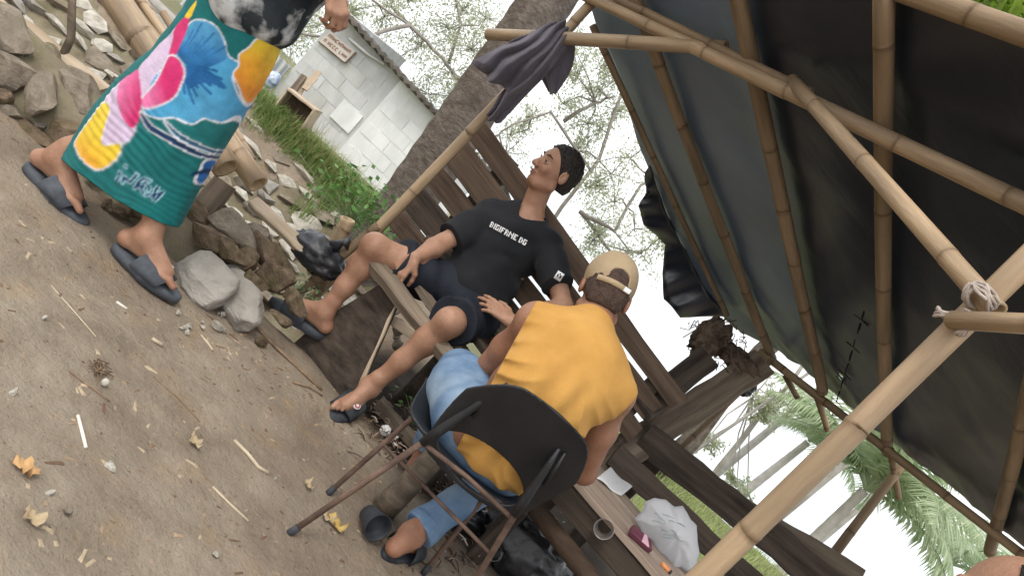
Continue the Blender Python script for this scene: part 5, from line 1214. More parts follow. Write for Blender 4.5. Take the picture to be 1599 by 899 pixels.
# ---------------- the person walking past in a flowered sarong
wp = thing('person', (-1.2, 2.42, 0), 'person in a bright flowered teal sarong and dark sandals walking along the path', 'person')
aF, aB = at(228, 368, 2.42), at(92, 246, 2.42); wx = -1.235
pel = V((wx, 2.44, .88)); che = V((wx + .03, 2.44, 1.18)); nk = V((wx + .05, 2.44, 1.36)); hc = V((wx + .10, 2.44, 1.51))
shR, shL = V((wx + .03, 2.26, 1.31)), V((wx + .03, 2.62, 1.31)); hd = at(528, 26, 2.27)
eR = V((wx + .02, 2.17, 1.06)); wR = hd + V((-.075, .0, .055)); eL = V((wx - .12, 2.68, 1.08)); wL = V((wx - .02, 2.66, .86))
kF, kB = V((aF.x - .13, 2.44, .47)), V((aB.x + .14, 2.46, .46)); hF, hB = V((wx + .02, 2.41, .84)), V((wx - .02, 2.47, .84))
B = Body(.006); tax = (V((0, 1, 0)), V((1, 0, 0)), V((0, 0, 1)))
B.ball(pel, (.105, .10, .13), .05, tax); B.ball(lerp(pel, che, .5), (.135, .10, .16), .05, tax); B.ball(che, (.155, .11, .17), .05, tax); B.cone(che + V((0, 0, .08)), nk, .09, .055, .05); B.cone(nk, hc - V((.02, 0, .05)), .053, .052, .03)
B.cone(nk - V((0, 0, .03)), shR, .05, .054, .04); B.cone(nk - V((0, 0, .03)), shL, .05, .054, .04)
for s0, e0_, w0 in ((shR, eR, wR), (shL, eL, wL)): B.chain([s0, lerp(s0, e0_, .45), e0_], [.052, .046, .038], .03); B.chain([e0_, lerp(e0_, w0, .3), w0], [.038, .04, .026], .02)
for h0, k0, a0 in ((hF, kF, aF), (hB, kB, aB)):
    B.chain([h0, lerp(h0, k0, .5), k0], [.07, .06, .05], .04); B.chain([k0, lerp(k0, a0, .3) + V((-.02, 0, 0)), lerp(k0, a0, .7), a0 + V((0, 0, .03))], [.051, .052, .040, .034], .03)
fF, fB = V((.96, .06, -.0)), V((.97, .03, -.09)); foot(B, aF, fF, V((0, 0, 1)), 1.05, -1); foot(B, aB, fB, V((.05, 0, 1)), 1.05, -1)
hand(B, wR, hd - wR, V((.2, .5, -.8)), 1, 1.0, (.75, .8, .8, .8), (.9, .6)); hand(B, wL, V((.2, 0, -1)), V((0, -1, 0)), -1, 1.0, (.3, .35, .4, .4))
P_, ax_ = head(B, hc, V((1, -.05, 0)), V((0, 0, 1)), 1.0)
build_np('body', B.geo(), MATS['skin'], wp); face_bits(wp, P_, ax_); hair_cap(wp, P_, ax_, 1.0, seed=8)
T = Body(.006); T.ball(pel + V((.0, 0, .06)), (.185, .15, .12), .05, tax); T.ball(lerp(pel, che, .5), (.17, .13, .18), .06, tax); T.ball(che, (.175, .13, .17), .05, tax); T.cone(che + V((0, 0, .08)), nk - V((0, 0, .02)), .11, .075, .05)
for s0, e0_ in ((shR, eR), (shL, eL)): sl = lerp(s0, e0_, .75); T.cone(nk - V((0, 0, .05)), s0, .06, .068, .05); T.chain([s0, sl], [.066, .07], .03, [(sl, (e0_ - s0).normalized())])
hem0 = at(385, 42, 2.42)
build_np('shirt', T.geo(folds(45, .006, (.4, .1, .9), 6, .006, 5, 9), clip=[(V((wx, 2.44, .80)), V((.38, 0, -1)).normalized())]), MATS['shirt_batik'], wp)
emblem_j = 10
sandal(wp, aF, fF, V((0, 0, 1)), 1.12, -1, MATS['rubber_slide'], True, False, MATS['sandal_red']); sandal(wp, aB, fB, V((.05, 0, 1)), 1.12, -1, MATS['rubber_slide'])
# sarong: cloth tube, printed with big flowers
ledge = [at(x, y, 2.42) for x, y in ((98, 243), (150, 165), (195, 118), (240, 78), (290, 20), (315, -30))]
redge = [at(x, y, 2.42) for x, y in ((268, 352), (318, 262), (360, 195), (398, 135), (424, 80), (440, 30))]
zt = np.linspace(0, 1, 230); NA = 420
lx = np.interp(zt, np.linspace(0, 1, 6), [p.x for p in ledge]); lz = np.interp(zt, np.linspace(0, 1, 6), [p.z for p in ledge]); rx = np.interp(zt, np.linspace(0, 1, 6), [p.x for p in redge]); rz = np.interp(zt, np.linspace(0, 1, 6), [p.z for p in redge])
an = np.linspace(0, 2 * np.pi, NA, endpoint=False); ca_, sa_ = np.cos(an), np.sin(an)
cx_, hx_ = (lx + rx) / 2, (rx - lx) / 2; cz_, sz_ = (lz + rz) / 2, (rz - lz) / 2; dy_ = .105 + .03 * zt
VX = cx_[:, None] + hx_[:, None] * np.sign(ca_) * np.abs(ca_) ** .85; VY = 2.44 + dy_[:, None] * np.sign(sa_) * np.abs(sa_) ** .8; VZ = cz_[:, None] + sz_[:, None] * ca_
PT = np.stack([VX, VY, VZ], -1).reshape(-1, 3)
t_ = np.repeat(zt, NA); nrm_ = np.stack([np.tile(ca_, 230), np.tile(sa_, 230), np.zeros(230 * NA)], -1)
dsp = .0022 * np.sin((PT[:, 2] * .9 + PT[:, 0] * .35) * 75 + 9 * fbm(PT * 4, 2, 3)) * (1 - .7 * t_) * np.clip(.1 + 1.3 * fbm(PT * 3, 2, 9), 0, 1) + .012 * fbm(PT * 4.5, 3, 5) + .018 * fbm(PT * np.array([7.0, 7.0, 1.8]), 2, 15) * (1.1 - t_) + .0016 * np.sin(PT[:, 2] * 260 + 14 * fbm(PT * 6, 2, 1)) * np.clip(.4 + 1.2 * fbm(PT * 5, 2, 31), 0, 1) * np.clip(1.2 - 1.6 * t_, 0, 1)
PV = PT + nrm_ * dsp[:, None]
# print laid out in photograph-measured cloth coordinates (zoomed 2.497x from (100,0))
LX, LZ = PT[:, 0] + .006 * fbm(PT * 9, 2, 51), PT[:, 2] + .006 * fbm(PT * 9, 2, 52)
def zpt(zx, zy): p = at(100 + zx / 2.497, zy / 2.497, 2.345); return (p.x, p.z)
def poly(pts): return np.array([zpt(*p) for p in pts])
def smooth_poly(A, n=6):                                     # closed Catmull-Rom through the measured outline
    out = []; N_ = len(A)
    for i in range(N_):
        p0, p1, p2, p3 = A[i - 1], A[i], A[(i + 1) % N_], A[(i + 2) % N_]
        for t in np.linspace(0, 1, n, endpoint=False): out.append(.5 * ((2 * p1) + (-p0 + p2) * t + (2 * p0 - 5 * p1 + 4 * p2 - p3) * t * t + (-p0 + 3 * p1 - 3 * p2 + p3) * t ** 3))
    return np.array(out)
def inside(A):
    r = np.zeros(len(LX), bool); j = len(A) - 1
    for i in range(len(A)):
        xi, zi = A[i]; xj, zj = A[j]; c = ((zi > LZ) != (zj > LZ)); c &= LX < (xj - xi) * (LZ - zi) / (zj - zi + 1e-12) + xi; r ^= c; j = i
    return r
def dline(A, closed=True):
    d = np.full(len(LX), 9.0)
    for i in range(len(A) if closed else len(A) - 1):
        a, b_ = A[i], A[(i + 1) % len(A)]; e = b_ - a; t = np.clip(((LX - a[0]) * e[0] + (LZ - a[1]) * e[1]) / (e @ e + 1e-12), 0, 1); d = np.minimum(d, np.hypot(LX - a[0] - t * e[0], LZ - a[1] - t * e[1]))
    return d
def c3_(r, g, b_): return np.array(srgb(r, g, b_)[:3])
COL = np.tile(c3_(18, 112, 112), (len(LX), 1))
COL *= (1 + .10 * fbm(PT * 8, 2, 2))[:, None]
def fill(pts, c, outline=True, w=.0042, grad=None, oc=(225, 228, 235)):
    A = smooth_poly(poly(pts)); m_ = inside(A); COL[m_] = c
    if grad is not None:
        a0, a1, c1 = np.array(zpt(*grad[0])), np.array(zpt(*grad[1])), grad[2]; e = a1 - a0; t = np.clip(((LX - a0[0]) * e[0] + (LZ - a0[1]) * e[1]) / (e @ e) + .25 * fbm(PT * 22, 2, 6), 0, 1)
        COL[m_] = (COL + (c1 - COL) * t[:, None])[m_]
    if outline: COL[dline(A) < w * .55] = c3_(*oc)
    return A
sky_b, mid_b, navy = c3_(70, 160, 205), c3_(28, 100, 160), c3_(18, 52, 92); pinkd, pinkl, wht, yel, org = c3_(214, 40, 112), c3_(235, 120, 175), c3_(212, 190, 218), c3_(240, 205, 20), c3_(243, 150, 22)
fill([(490, 110), (550, 85), (610, 110), (640, 160), (650, 220), (682, 250), (655, 300), (662, 400), (630, 440), (590, 470), (540, 458), (500, 480), (440, 460), (380, 465), (325, 435), (345, 330), (440, 230)], sky_b)
fill([(478, 150), (550, 90), (604, 116), (634, 165), (645, 225), (600, 262), (540, 280), (480, 250), (458, 210)], c3_(78, 158, 205), False, grad=((560, 90), (500, 260), mid_b))
def streaks(c, r0, r1, a0, a1, n, col, w):
    for i in range(n):
        a = math.radians(lerp(a0, a1, i / (n - 1))); A = np.array([zpt(c[0] + math.cos(a) * r, c[1] + math.sin(a) * r) for r in np.linspace(r0, r1 * (.85 + .15 * math.sin(i * 2.1)), 6)]); d = dline(A, False); COL[d < w] = col
streaks((400, 350), 150, 300, -62, -30, 9, c3_(34, 112, 172), .0030); fill([(480, 275), (540, 262), (600, 300), (630, 350), (560, 330), (500, 350)], c3_(30, 104, 165), False); streaks((470, 250), 70, 165, 14, 82, 9, c3_(24, 92, 152), .0038)
fill([(800, 160), (755, 148), (720, 185), (685, 215), (680, 255), (658, 290), (668, 350), (658, 420), (668, 485), (720, 400), (785, 280), (830, 200)], org, grad=((680, 320), (800, 190), yel))
fill([(330, 300), (330, 220), (400, 150), (450, 110), (470, 170), (440, 230), (380, 290), (330, 390)], wht, False)
fill([(438, 120), (500, 55), (492, 120), (455, 215), (425, 232)], pinkd, False); fill([(478, 66), (530, 10), (505, 75)], yel, False)
fill([(295, 280), (350, 200), (430, 130), (420, 210), (375, 290), (318, 390)], wht, False)
fill([(318, 395), (372, 330), (420, 232), (447, 224), (474, 250), (487, 300), (458, 370), (402, 412), (345, 430), (318, 418)], pinkd, True, grad=((400, 320), (330, 340), pinkl))
fill([(140, 402), (216, 330), (262, 300), (300, 290), (318, 400), (300, 470), (278, 540), (235, 568), (160, 575), (150, 480)], wht, True)
fill([(215, 332), (262, 296), (300, 285), (320, 395), (308, 470), (276, 502), (232, 440)], pinkd, False, grad=((300, 420), (215, 380), pinkl))
fill([(22, 540), (100, 440), (148, 398), (188, 430), (168, 500), (160, 565), (238, 565), (212, 622), (130, 658), (60, 612), (30, 575)], yel, True, grad=((150, 560), (100, 640), c3_(240, 170, 25)))
for A_, c in ((([(318, 440), (360, 490), (430, 530), (520, 590), (600, 600), (590, 612), (500, 605), (410, 550), (340, 505), (315, 460)]), navy), (([(400, 465), (460, 520), (540, 570), (605, 590), (598, 598), (520, 582), (440, 530)]), c3_(20, 88, 120))): fill(A_, c, True, .004)
fill([(605, 592), (560, 600), (510, 618), (490, 650), (464, 700), (474, 740), (452, 798), (500, 780), (580, 680)], c3_(32, 110, 185), True); streaks((560, 620), 20, 110, 95, 150, 5, navy, .004)
# hand-lettered word near the hem: pale edge, navy core (zoomed 11.24x from (170,250))
def tpt(x, y): p = at(170 + x / 11.24, 250 + y / 11.24, 2.345); return (p.x, p.z)
word = [[(240, 215), (185, 350)], [(335, 110), (345, 120)], [(305, 290), (275, 400)], [(305, 300), (400, 395)], [(400, 395), (530, 255)], [(470, 490), (560, 370), (640, 330), (725, 375)], [(545, 430), (600, 585)], [(500, 470), (610, 470)], [(640, 400), (705, 480), (690, 540)], [(640, 620), (720, 610), (770, 710)], [(770, 710), (890, 580), (800, 610)], [(800, 530), (835, 490)], [(790, 560), (760, 650)]]
wl_ = [np.array([tpt(*p) for p in s_]) for s_ in word]; LX, LZ = PT[:, 0], PT[:, 2]
for w_, c in ((.0074, c3_(160, 208, 222)), (.0036, c3_(24, 52, 95))):
    for A in wl_: COL[dline(A, False) < w_] = c
lay = np.clip((.245 - (LZ - .35 * (LX + 1.2))) / .01, 0, 1) * .0
CG = COL.reshape(230, NA, 3)
for _ in range(2): CG = .5 * CG + .125 * (np.roll(CG, 1, 1) + np.roll(CG, -1, 1) + np.concatenate([CG[:1], CG[:-1]]) + np.concatenate([CG[1:], CG[-1:]]))      # dye bleeding into the weave
COL = CG.reshape(-1, 3); grey = COL.mean(1, keepdims=True); COL = COL + (grey - COL) * (.10 + .10 * fbm(PT * 5, 3, 41))[:, None]; COL *= (.92 + .10 * fbm(PT * 14, 3, 43))[:, None]     # washed-out dye
C4 = np.concatenate([COL, np.ones((len(COL), 1))], 1)
I_ = np.arange(230 * NA).reshape(230, NA); R_ = np.roll(I_, -1, 1); SF = np.stack([I_[:-1], R_[:-1], R_[1:], I_[1:]], -1).reshape(-1, 4)
mat('sarong_print', None, (.86, 1.12), 30, .8, .35, 220, attr='Col', spec=.15, sheen=.05)
so = build_np('sarong', (PV, SF), MATS['sarong_print'], wp, C4); md = so.modifiers.new('thickness', 'SOLIDIFY'); md.thickness = .003

# ---------------- a person close to the camera at lower right: only the head shows
np_ = thing('person', (.95, 1.2, 0), 'person with close-cropped hair at the lower right corner, only the head showing', 'person')
hc = at(1556, 976, 1.2); hf = V((-.93, .30, -.12)); hface = V((.35, .90, -.25)); nk = hc + V((.03, -.01, -.13)); che = nk + V((.05, -.02, -.19)); pel = che + V((.06, -.02, -.27))
sv = V((.30, .93, 0)).normalized(); tax = (sv, V((-.95, .3, 0)), V((0, 0, 1))); shR, shL = che + sv * .17 + V((0, 0, .12)), che - sv * .17 + V((0, 0, .12))
B = Body(.006); B.ball(pel, (.15, .12, .12), .05, tax); B.ball(lerp(pel, che, .5), (.14, .11, .16), .05, tax); B.ball(che, (.155, .11, .16), .05, tax); B.cone(che + V((0, 0, .09)), nk, .085, .055, .05); B.cone(nk, hc - V((0, 0, .06)), .053, .052, .03)
fw = V((-.95, .3, 0)); kn = [pel + fw * .40 + sv * s_ * .11 + V((0, 0, .02)) for s_ in (-1, 1)]; ak = [V((k.x + .06, k.y, .085)) for k in kn]
for s0, s_ in ((shR, 1), (shL, -1)):
    e0_ = s0 + V((.02, 0, -.27)) + sv * s_ * .05; w0 = e0_ + fw * .22 + V((0, 0, .0)) - sv * s_ * .03; B.cone(nk - V((0, 0, .03)), s0, .05, .054, .04); B.chain([s0, e0_], [.052, .038], .03); B.chain([e0_, w0], [.039, .026], .02); hand(B, w0, fw - V((0, 0, .3)), V((0, 0, -1)), 1 if s_ > 0 else -1)
for k, a, s_ in zip(kn, ak, (-1, 1)): B.chain([pel + sv * s_ * .09, k], [.085, .055], .04); B.chain([k, lerp(k, a, .35), a], [.052, .05, .032], .03); foot(B, a, fw, V((0, 0, 1)), 1.0, 1)
P_, ax_ = head(B, hc, hface, V((0, .2, 1)), 1.02)
build_np('body', B.geo(), MATS['skin'], np_); face_bits(np_, P_, ax_, 1.02); hair_cap(np_, P_, ax_, 1.02, front=-.085, thick=.003, seed=6)
T = Body(.006); T.ball(pel + V((0, 0, .02)), (.175, .145, .12), .05, tax); T.ball(lerp(pel, che, .5), (.165, .13, .17), .06, tax); T.ball(che, (.175, .128, .165), .05, tax); T.cone(che + V((0, 0, .09)), nk - V((0, 0, .02)), .105, .07, .05)
for s0, s_ in ((shR, 1), (shL, -1)): sl = s0 + V((.015, 0, -.18)) + sv * s_ * .035; T.cone(nk - V((0, 0, .05)), s0, .06, .068, .05); T.chain([s0, sl], [.066, .07], .03, [(sl, (sl - s0).normalized())])
mat('shirt_grey', (.16, .16, .165, 1), (.22, .22, .225, 1), 8, .85, .3, 120); build_np('shirt', T.geo(folds(45, .005, (.3, .1, .9), 6, .005, 5, 9)), MATS['shirt_grey'], np_)
Q = Body(.006); Q.ball(pel - V((0, 0, .02)), (.18, .15, .11), .05, tax)
for k, s_ in zip(kn, (-1, 1)): h0 = pel + sv * s_ * .09; Q.chain([h0, lerp(h0, k, .85)], [.105, .088], .05, [(lerp(h0, k, .85), (k - h0).normalized())])
build_np('shorts', Q.geo(folds(60, .005, (.7, .5, .3), 6, .005, 9, 10)), MATS['shorts_navy'], np_)
sb_ = thing('log_stool', V((pel.x + .02, pel.y, 0)), 'log stool under the person at the lower right corner', 'stool')
build('log', tube([V((pel.x + .02, pel.y, -.02)), V((pel.x + .02, pel.y, .2)), V((pel.x + .02, pel.y, pel.z - .115))], [.16, .15, .155], 20), MATS['bark'], sb_)
# ------------------------------------------------------------------ trees, palms, grass
leafmat('leaf_pale', (.32, .36, .22, 1), (.66, .68, .50, 1), .5, .55); leafmat('leaf_bright', (.12, .24, .02, 1), (.34, .46, .07, 1), .45, .5); leafmat('leaf_palm', (.26, .36, .19, 1), (.52, .58, .38, 1), .45, .45)  # leaf_pale, leaf_palm: overexposed background wash painted in as pale colour
leafmat('grass_blade', (.13, .22, .05, 1), (.33, .40, .15, 1), .6, .4); leafmat('grass_dry', (.30, .24, .10, 1), (.45, .38, .2, 1), .7, .3)
mat('bark_twig', (.20, .18, .16, 1), (.33, .30, .27, 1), 5, .9, .4, 22)
mat('bark_pale', (.36, .33, .30, 1), (.52, .49, .45, 1), 5, .9, .4, 22)  # background haze painted into the bark colour
def leaf_quads(C, D, Lh, Wh, rs):
    """C centres, D directions (N,3): small pointed leaves (4 verts)"""
    n = len(C); D = D / (np.linalg.norm(D, axis=1, keepdims=True) + 1e-9); R = rs.normal(size=(n, 3)); S_ = np.cross(D, R); S_ /= np.linalg.norm(S_, axis=1, keepdims=True) + 1e-9
    Nn = np.cross(S_, D); L_ = Lh[:, None]; W_ = Wh[:, None]
    v = np.stack([C - D * L_, C + S_ * W_ + Nn * W_ * .25, C + D * L_, C - S_ * W_ + Nn * W_ * .25], 1).reshape(-1, 3); f = np.arange(4 * n).reshape(-1, 4)
    return v, f
def tree(name, label, base, limbs, clumps, n, leaf, lm, seed, r0=.12, bark='bark', group=None):
    t = thing(name, base, label, 'tree', group); rs = np.random.RandomState(seed); q = random.Random(seed)
    base = V(base); g = []; tips = []
    for pts, r in limbs:
        P = [V(p) for p in pts]; Q = []
        for i in range(len(P) - 1):
            for k in range(4): Q.append(lerp(P[i], P[i + 1], k / 4) + V((q.uniform(-1, 1), q.uniform(-1, 1), q.uniform(-1, 1))) * r * .5 * (1 if k else 0))
        Q.append(P[-1]); m_ = len(Q); g.append(tube(Q, [lerp(r, r * .45, i / (m_ - 1)) for i in range(m_)], 8)); tips += Q[m_ // 2:]
    C, D = [], []
    for c, rad, k in clumps:
        c = np.array(tuple(c)); near = min(tips, key=lambda p: (p - V(tuple(c))).length); e = V(tuple(c)); mid_ = lerp(near, e, .5) + V((q.uniform(-.1, .1), q.uniform(-.1, .1), q.uniform(-.05, .1)))
        g.append(tube([near, mid_, e], [.016, .011, .006], 5))
        for b_ in range(max(3, k // 45)):                     # twigs inside the clump carry the leaves
            d = rs.normal(size=3); d /= np.linalg.norm(d); p1 = c + d * rad * rs.uniform(.5, 1.1); g.append(tube([e, lerp(e, V(tuple(p1)), .5) + V((0, 0, rad * .08)), V(tuple(p1))], [.006, .004, .002], 4))
            m_ = 45; tt = rs.uniform(.15, 1.05, m_); pos = c + (p1 - c) * tt[:, None] + rs.normal(size=(m_, 3)) * rad * .13; C.append(pos); D.append(rs.normal(size=(m_, 3)) + d * .8 - np.array([0, 0, .5]))
    build('trunk', merge(*g), MATS[bark], t)
    C = np.concatenate(C)[:n]; D = np.concatenate(D)[:n]; Lh = leaf * rs.uniform(.6, 1.2, len(C)); v, f = leaf_quads(C, D, Lh, Lh * .42, rs)
    build_np('crown', (v, f), MATS[lm], t); return t
def clumps_px(lst, Y, dY, rad, k, seed):
    q = random.Random(seed); out = []
    for x, y in lst: out.append((at(x + q.uniform(-10, 10), y + q.uniform(-10, 10), Y + q.uniform(-dY, dY)), rad * q.uniform(.7, 1.25), int(k * q.uniform(.6, 1.3))))
    return out
q = random.Random(77)
def scatter_px(x0, y0, x1, y1, n, seed):
    q = random.Random(seed); return [(q.uniform(x0, x1), q.uniform(y0, y1)) for _ in range(n)]
# spreading tree behind the house
Yt = 12.5; b0 = at(735, 150, Yt); base = V((b0.x, Yt, -1.2))
tree('spreading_tree', 'sparse leafy tree behind the block house left of the palm trunk', base,
     [([base, b0, at(800, 20, Yt)], .13), ([b0, at(690, 90, Yt - .3), at(640, 40, Yt - .6), at(575, -5, Yt - .8)], .035), ([at(700, 100, Yt), at(720, 40, Yt), at(700, -60, Yt)], .03), ([at(660, 60, Yt), at(610, 10, Yt + .5), at(640, -60, Yt)], .026), ([at(640, 40, Yt - .6), at(560, 60, Yt - 1), at(480, 55, Yt - 1.2), at(440, 40, Yt - 1)], .035)],
     clumps_px([(605, 25), (650, 12), (690, 45), (665, 70), (720, 25), (745, 70), (700, 105), (735, 120), (600, -20), (700, -30), (755, 20), (675, 140), (715, 160), (560, 10), (445, 60), (470, 45), (490, 30)], Yt, .6, .66, 760, 3), 22000, .031, 'leaf_pale', 11, bark='bark_twig')
Yt = 10.5; b0 = at(905, 330, Yt); base = V((b0.x - .3, Yt, -1.2))
tree('spreading_tree', 'sparse pale-leaved tree behind the bench between the palm trunk and the tarp', base,
     [([base, lerp(base, b0, .6), at(935, 250, Yt), at(985, 110, Yt), at(1010, 20, Yt)], .035), ([at(925, 270, Yt), at(860, 175, Yt - .3), at(800, 195, Yt - .5), at(770, 215, Yt - .5)], .022), ([at(880, 190, Yt), at(930, 160, Yt), at(960, 150, Yt)], .03), ([b0, at(960, 360, Yt - .2), at(1000, 290, Yt), at(1020, 270, Yt)], .03), ([b0, at(960, 400, Yt), at(1010, 390, Yt + .3), at(1040, 360, Yt)], .025)],
     clumps_px([(935, 100), (955, 135), (930, 150), (900, 130), (960, 180), (945, 210), (975, 240), (915, 200), (870, 165), (830, 190), (800, 215), (790, 235), (950, 265), (930, 300), (965, 310), (905, 235), (985, 350), (940, 345), (1000, 400), (960, 395), (1020, 375), (920, 375), (975, 90), (1010, 60), (900, 60)], Yt, .5, .52, 480, 5), 22000, .027, 'leaf_pale', 12, bark='bark_twig')
Yt = 7.0; b0 = at(1540, 10, Yt); base = V((b0.x + 1.2, Yt + 1.0, -.4))
tree('leafy_tree', 'bright green leafy tree seen above the top edge of the tarp', base,
     [([base, base + V((-.1, 0, 2.4)), lerp(base + V((0, 0, 3)), b0, .6), b0 + V((0, 0, .4))], .12)], clumps_px([(1500, 5), (1530, 15), (1560, 10), (1590, 25), (1545, -15), (1510, -20), (1580, -10), (1600, 5), (1570, 35), (1470, -10), (1620, 40), (1540, 35)], Yt, .4, .4, 420, 6), 6000, .07, 'leaf_bright', 13)
Yt = 11.0; b0 = at(1195, 640, Yt); base = V((at(1130, 740, Yt).x, Yt, -1.1))
tree('slender_tree', 'thin tree with small pale leaves left of the small coconut palm', base, [([base, at(1185, 650, Yt), at(1240, 590, Yt), at(1300, 520, Yt)], .05), ([at(1190, 645, Yt), at(1175, 620, Yt), at(1200, 590, Yt)], .02)],
     clumps_px([(1180, 625), (1200, 610), (1215, 640), (1195, 655), (1225, 615), (1240, 640), (1110, 690), (1095, 680), (1160, 755), (1175, 770), (1150, 745)], Yt, .3, .3, 200, 9), 3500, .04, 'leaf_pale', 14, bark='bark_pale')

# palms: fronds are parts sharing three meshes
def frond_mesh(name, L, seed, droop=.9, lm='leaf_palm'):
    q = random.Random(seed); P = []; n = 26
    for i in range(n + 1): s = i / n; a = 1.05 - droop * 1.75 * s; P.append(V((0, 0, 0)) if i == 0 else P[-1] + V((math.cos(a), 0, math.sin(a))) * (L / n))
    vs, fs = tube(P, [lerp(.022, .004, i / n) * L / 1.6 for i in range(n + 1)], 5)
    for i in range(3, n + 1):
        for s_ in (-1, 1):
            for h_ in (0, .5):
                if i == n and h_: continue
                p = P[i] if not h_ else lerp(P[i], P[min(i + 1, n)], .5); t = (P[i] - P[i - 1]).normalized(); ll = L * .30 * math.sin(math.pi * min(1, (i / n) * .82 + .16)) * q.uniform(.85, 1.1)
                d = (t * .65 + V((0, s_ * 1.0, -.18 + q.uniform(-.15, .1)))).normalized(); w = t * (.012 * L / 1.6); e = p + d * ll * .55 - V((0, 0, ll * .06)); e2 = p + d * ll - V((0, 0, ll * .35)); o = len(vs)
                vs += [p - w, p + w, e + w * 1.2, e - w * 1.2, e2]; fs += [(o, o + 1, o + 2, o + 3), (o + 3, o + 2, o + 4)]
    me = mesh(name, vs, fs, False); me.materials.append(MATS[lm]); return me
FR = [frond_mesh('frond', 1.0, i, (.55, .8, 1.05)[i]) for i in range(3)]
def palm(label, base, top, r0, r1, nf, L, seed, group='coconut palms', bark='bark', cat='palm', bend=.0):
    t = thing('coconut_palm', base, label, cat, group); q = random.Random(seed); base, top = V(base), V(top); h_ = (top - base).length; n = max(10, int(h_ / .09)); pts, rd = [], []
    for i in range(n + 1):
        s = i / n; pts.append(lerp(base, top, s) + V((bend * math.sin(s * 2.6), 0, 0))); rd.append(lerp(r0, r1, min(1, s * 1.1)) * (1 + (.025 if i % 2 else -.015)) * (1 + .35 * math.exp(-s * h_ * 3)))
    build('trunk', tube(pts, rd, 18), MATS[bark], t)
    for i in range(nf):
        o = bpy.data.objects.new('frond', FR[i % 3]); S.collection.objects.link(o); o.parent = t; o.location = top - base + V((0, 0, .02)); o.scale = (L * q.uniform(.85, 1.1),) * 3
        o.rotation_euler = (q.uniform(-.25, .25), q.uniform(-.75, .55), i * 2.4 + q.uniform(-.3, .3))
    return t
bT = at(622, 335, 5.0); tT = at(855, 0, 5.0); dT = (tT - bT).normalized(); base = bT - dT * ((bT.z + .62) / dT.z)
palm('thick leaning palm trunk rising behind the plank bench', base, tT + dT * 4.2, .182, .148, 14, 2.6, 1, cat='palm', bark='bark')
for (x, y, Y, L, nf, lab, sd_, bx, by) in [(1262, 690, 13.0, 1.25, 15, 'small coconut palm standing left of the large one, seen under the tarp', 3, 1120, 800), (1350, 765, 9.5, 1.75, 20, 'large coconut palm with long fronds seen under the tarp edge', 4, 1235, 880), (1480, 880, 15, 2.2, 12, 'coconut palm half hidden behind the large one near the lower right head', 6, 1400, 960)]:
    tp_ = at(x, y, Y); bt = at(bx, by, Y); palm(lab, V((bt.x, Y, -1.15 if Y > 11 else -.9)), tp_, .085, .06, nf, L, sd_, bark='bark_pale')
for (x0, y0, x1, y1, Y, r, lab) in [(1068, 716, 1190, 632, 10, .02, 'thin bare sapling left of the slender tree under the tarp'), (1100, 755, 1215, 660, 14, .065, 'pale straight tree trunk directly left of the small palm'), (1200, 822, 1300, 740, 12, .05, 'dark slim trunk crossing below the small palm'), (1252, 868, 1312, 818, 12.5, .045, 'dark slim trunk crossing behind the leaning bamboo stay')]:
    a, b_ = at(x0, y0, Y), at(x1, y1, Y); d = (b_ - a).normalized(); lo = a - d * ((a.z + 1.2) / max(d.z, .2)); hi = b_ + d * 5.0
    t = thing('slim_tree', lo, lab, 'tree'); build('trunk', tube([lo, lerp(lo, hi, .3), lerp(lo, hi, .7), hi], [r * 1.2, r, r * .9, r * .6], 10), MATS['bark_pale'], t)
    rs = np.random.RandomState(int(x0)); C = np.array(tuple(hi)) + rs.normal(size=(500, 3)) * .5; v, f = leaf_quads(C, rs.normal(size=(500, 3)), np.full(500, .09), np.full(500, .035), rs); build_np('crown', (v, f), MATS['leaf_pale'], t)

# grass on the bank and behind the railing, weeds by the wall
def blades(P, h, w, rs, lean=.5):
    n = len(P); a = rs.uniform(0, 6.28, n); dx = np.stack([np.cos(a), np.sin(a), np.zeros(n)], 1); ln = np.stack([np.cos(a + 1.57), np.sin(a + 1.57), np.zeros(n)], 1) * rs.uniform(0, lean, n)[:, None]
    h = h[:, None]; w = w[:, None]; up = np.array([0, 0, 1.0]); m_ = P + up * h * .55 + ln * h * .3; t = P + up * h * (1 - .25 * lean) + ln * h
    v = np.stack([P - dx * w, P + dx * w, m_ + dx * w * .7, m_ - dx * w * .7, t + dx * w * .15, t - dx * w * .15], 1).reshape(-1, 3); o = np.arange(n)[:, None] * 6
    return v, np.concatenate([o + [0, 1, 2, 3], o + [3, 2, 4, 5]])
rs = np.random.RandomState(4)
def bank_grass(n, x0, x1, t0, t1, seed, dens=3.0):
    r = np.random.RandomState(seed); x = r.uniform(x0, x1, n * 3); t = r.uniform(t0, t1, n * 3); k = fbm(np.stack([x * 2.2, t * 3, x * 0], -1), 2, seed) + (t - .5) * .7 > r.uniform(-.2, .35, n * 3); x, t = x[k][:n], t[k][:n]
    return np.stack([x, 4.22 + 1.1 * t, -.5 + .60 * np.minimum(t, 1.0) + .01], 1)
P = bank_grass(8500, -2.6, -.85, .55, 1.14, 3); v, f = blades(P, rs.uniform(.06, .22, len(P)), rs.uniform(.002, .0045, len(P)), rs, .9)
o = build_np('grass', (v, f), MATS['grass_blade']); tag(o, 'green grass hanging over the masonry bank below the house', 'grass', kind='stuff')
P = bank_grass(320, -2.0, -.8, .85, 1.2, 8); v, f = blades(P, rs.uniform(.1, .30, len(P)), rs.uniform(.0015, .003, len(P)), rs, .8)
o = build_np('dry_grass', (v, f), MATS['grass_dry']); tag(o, 'thin dry straw-coloured stalks standing along the bank top', 'grass', kind='stuff')
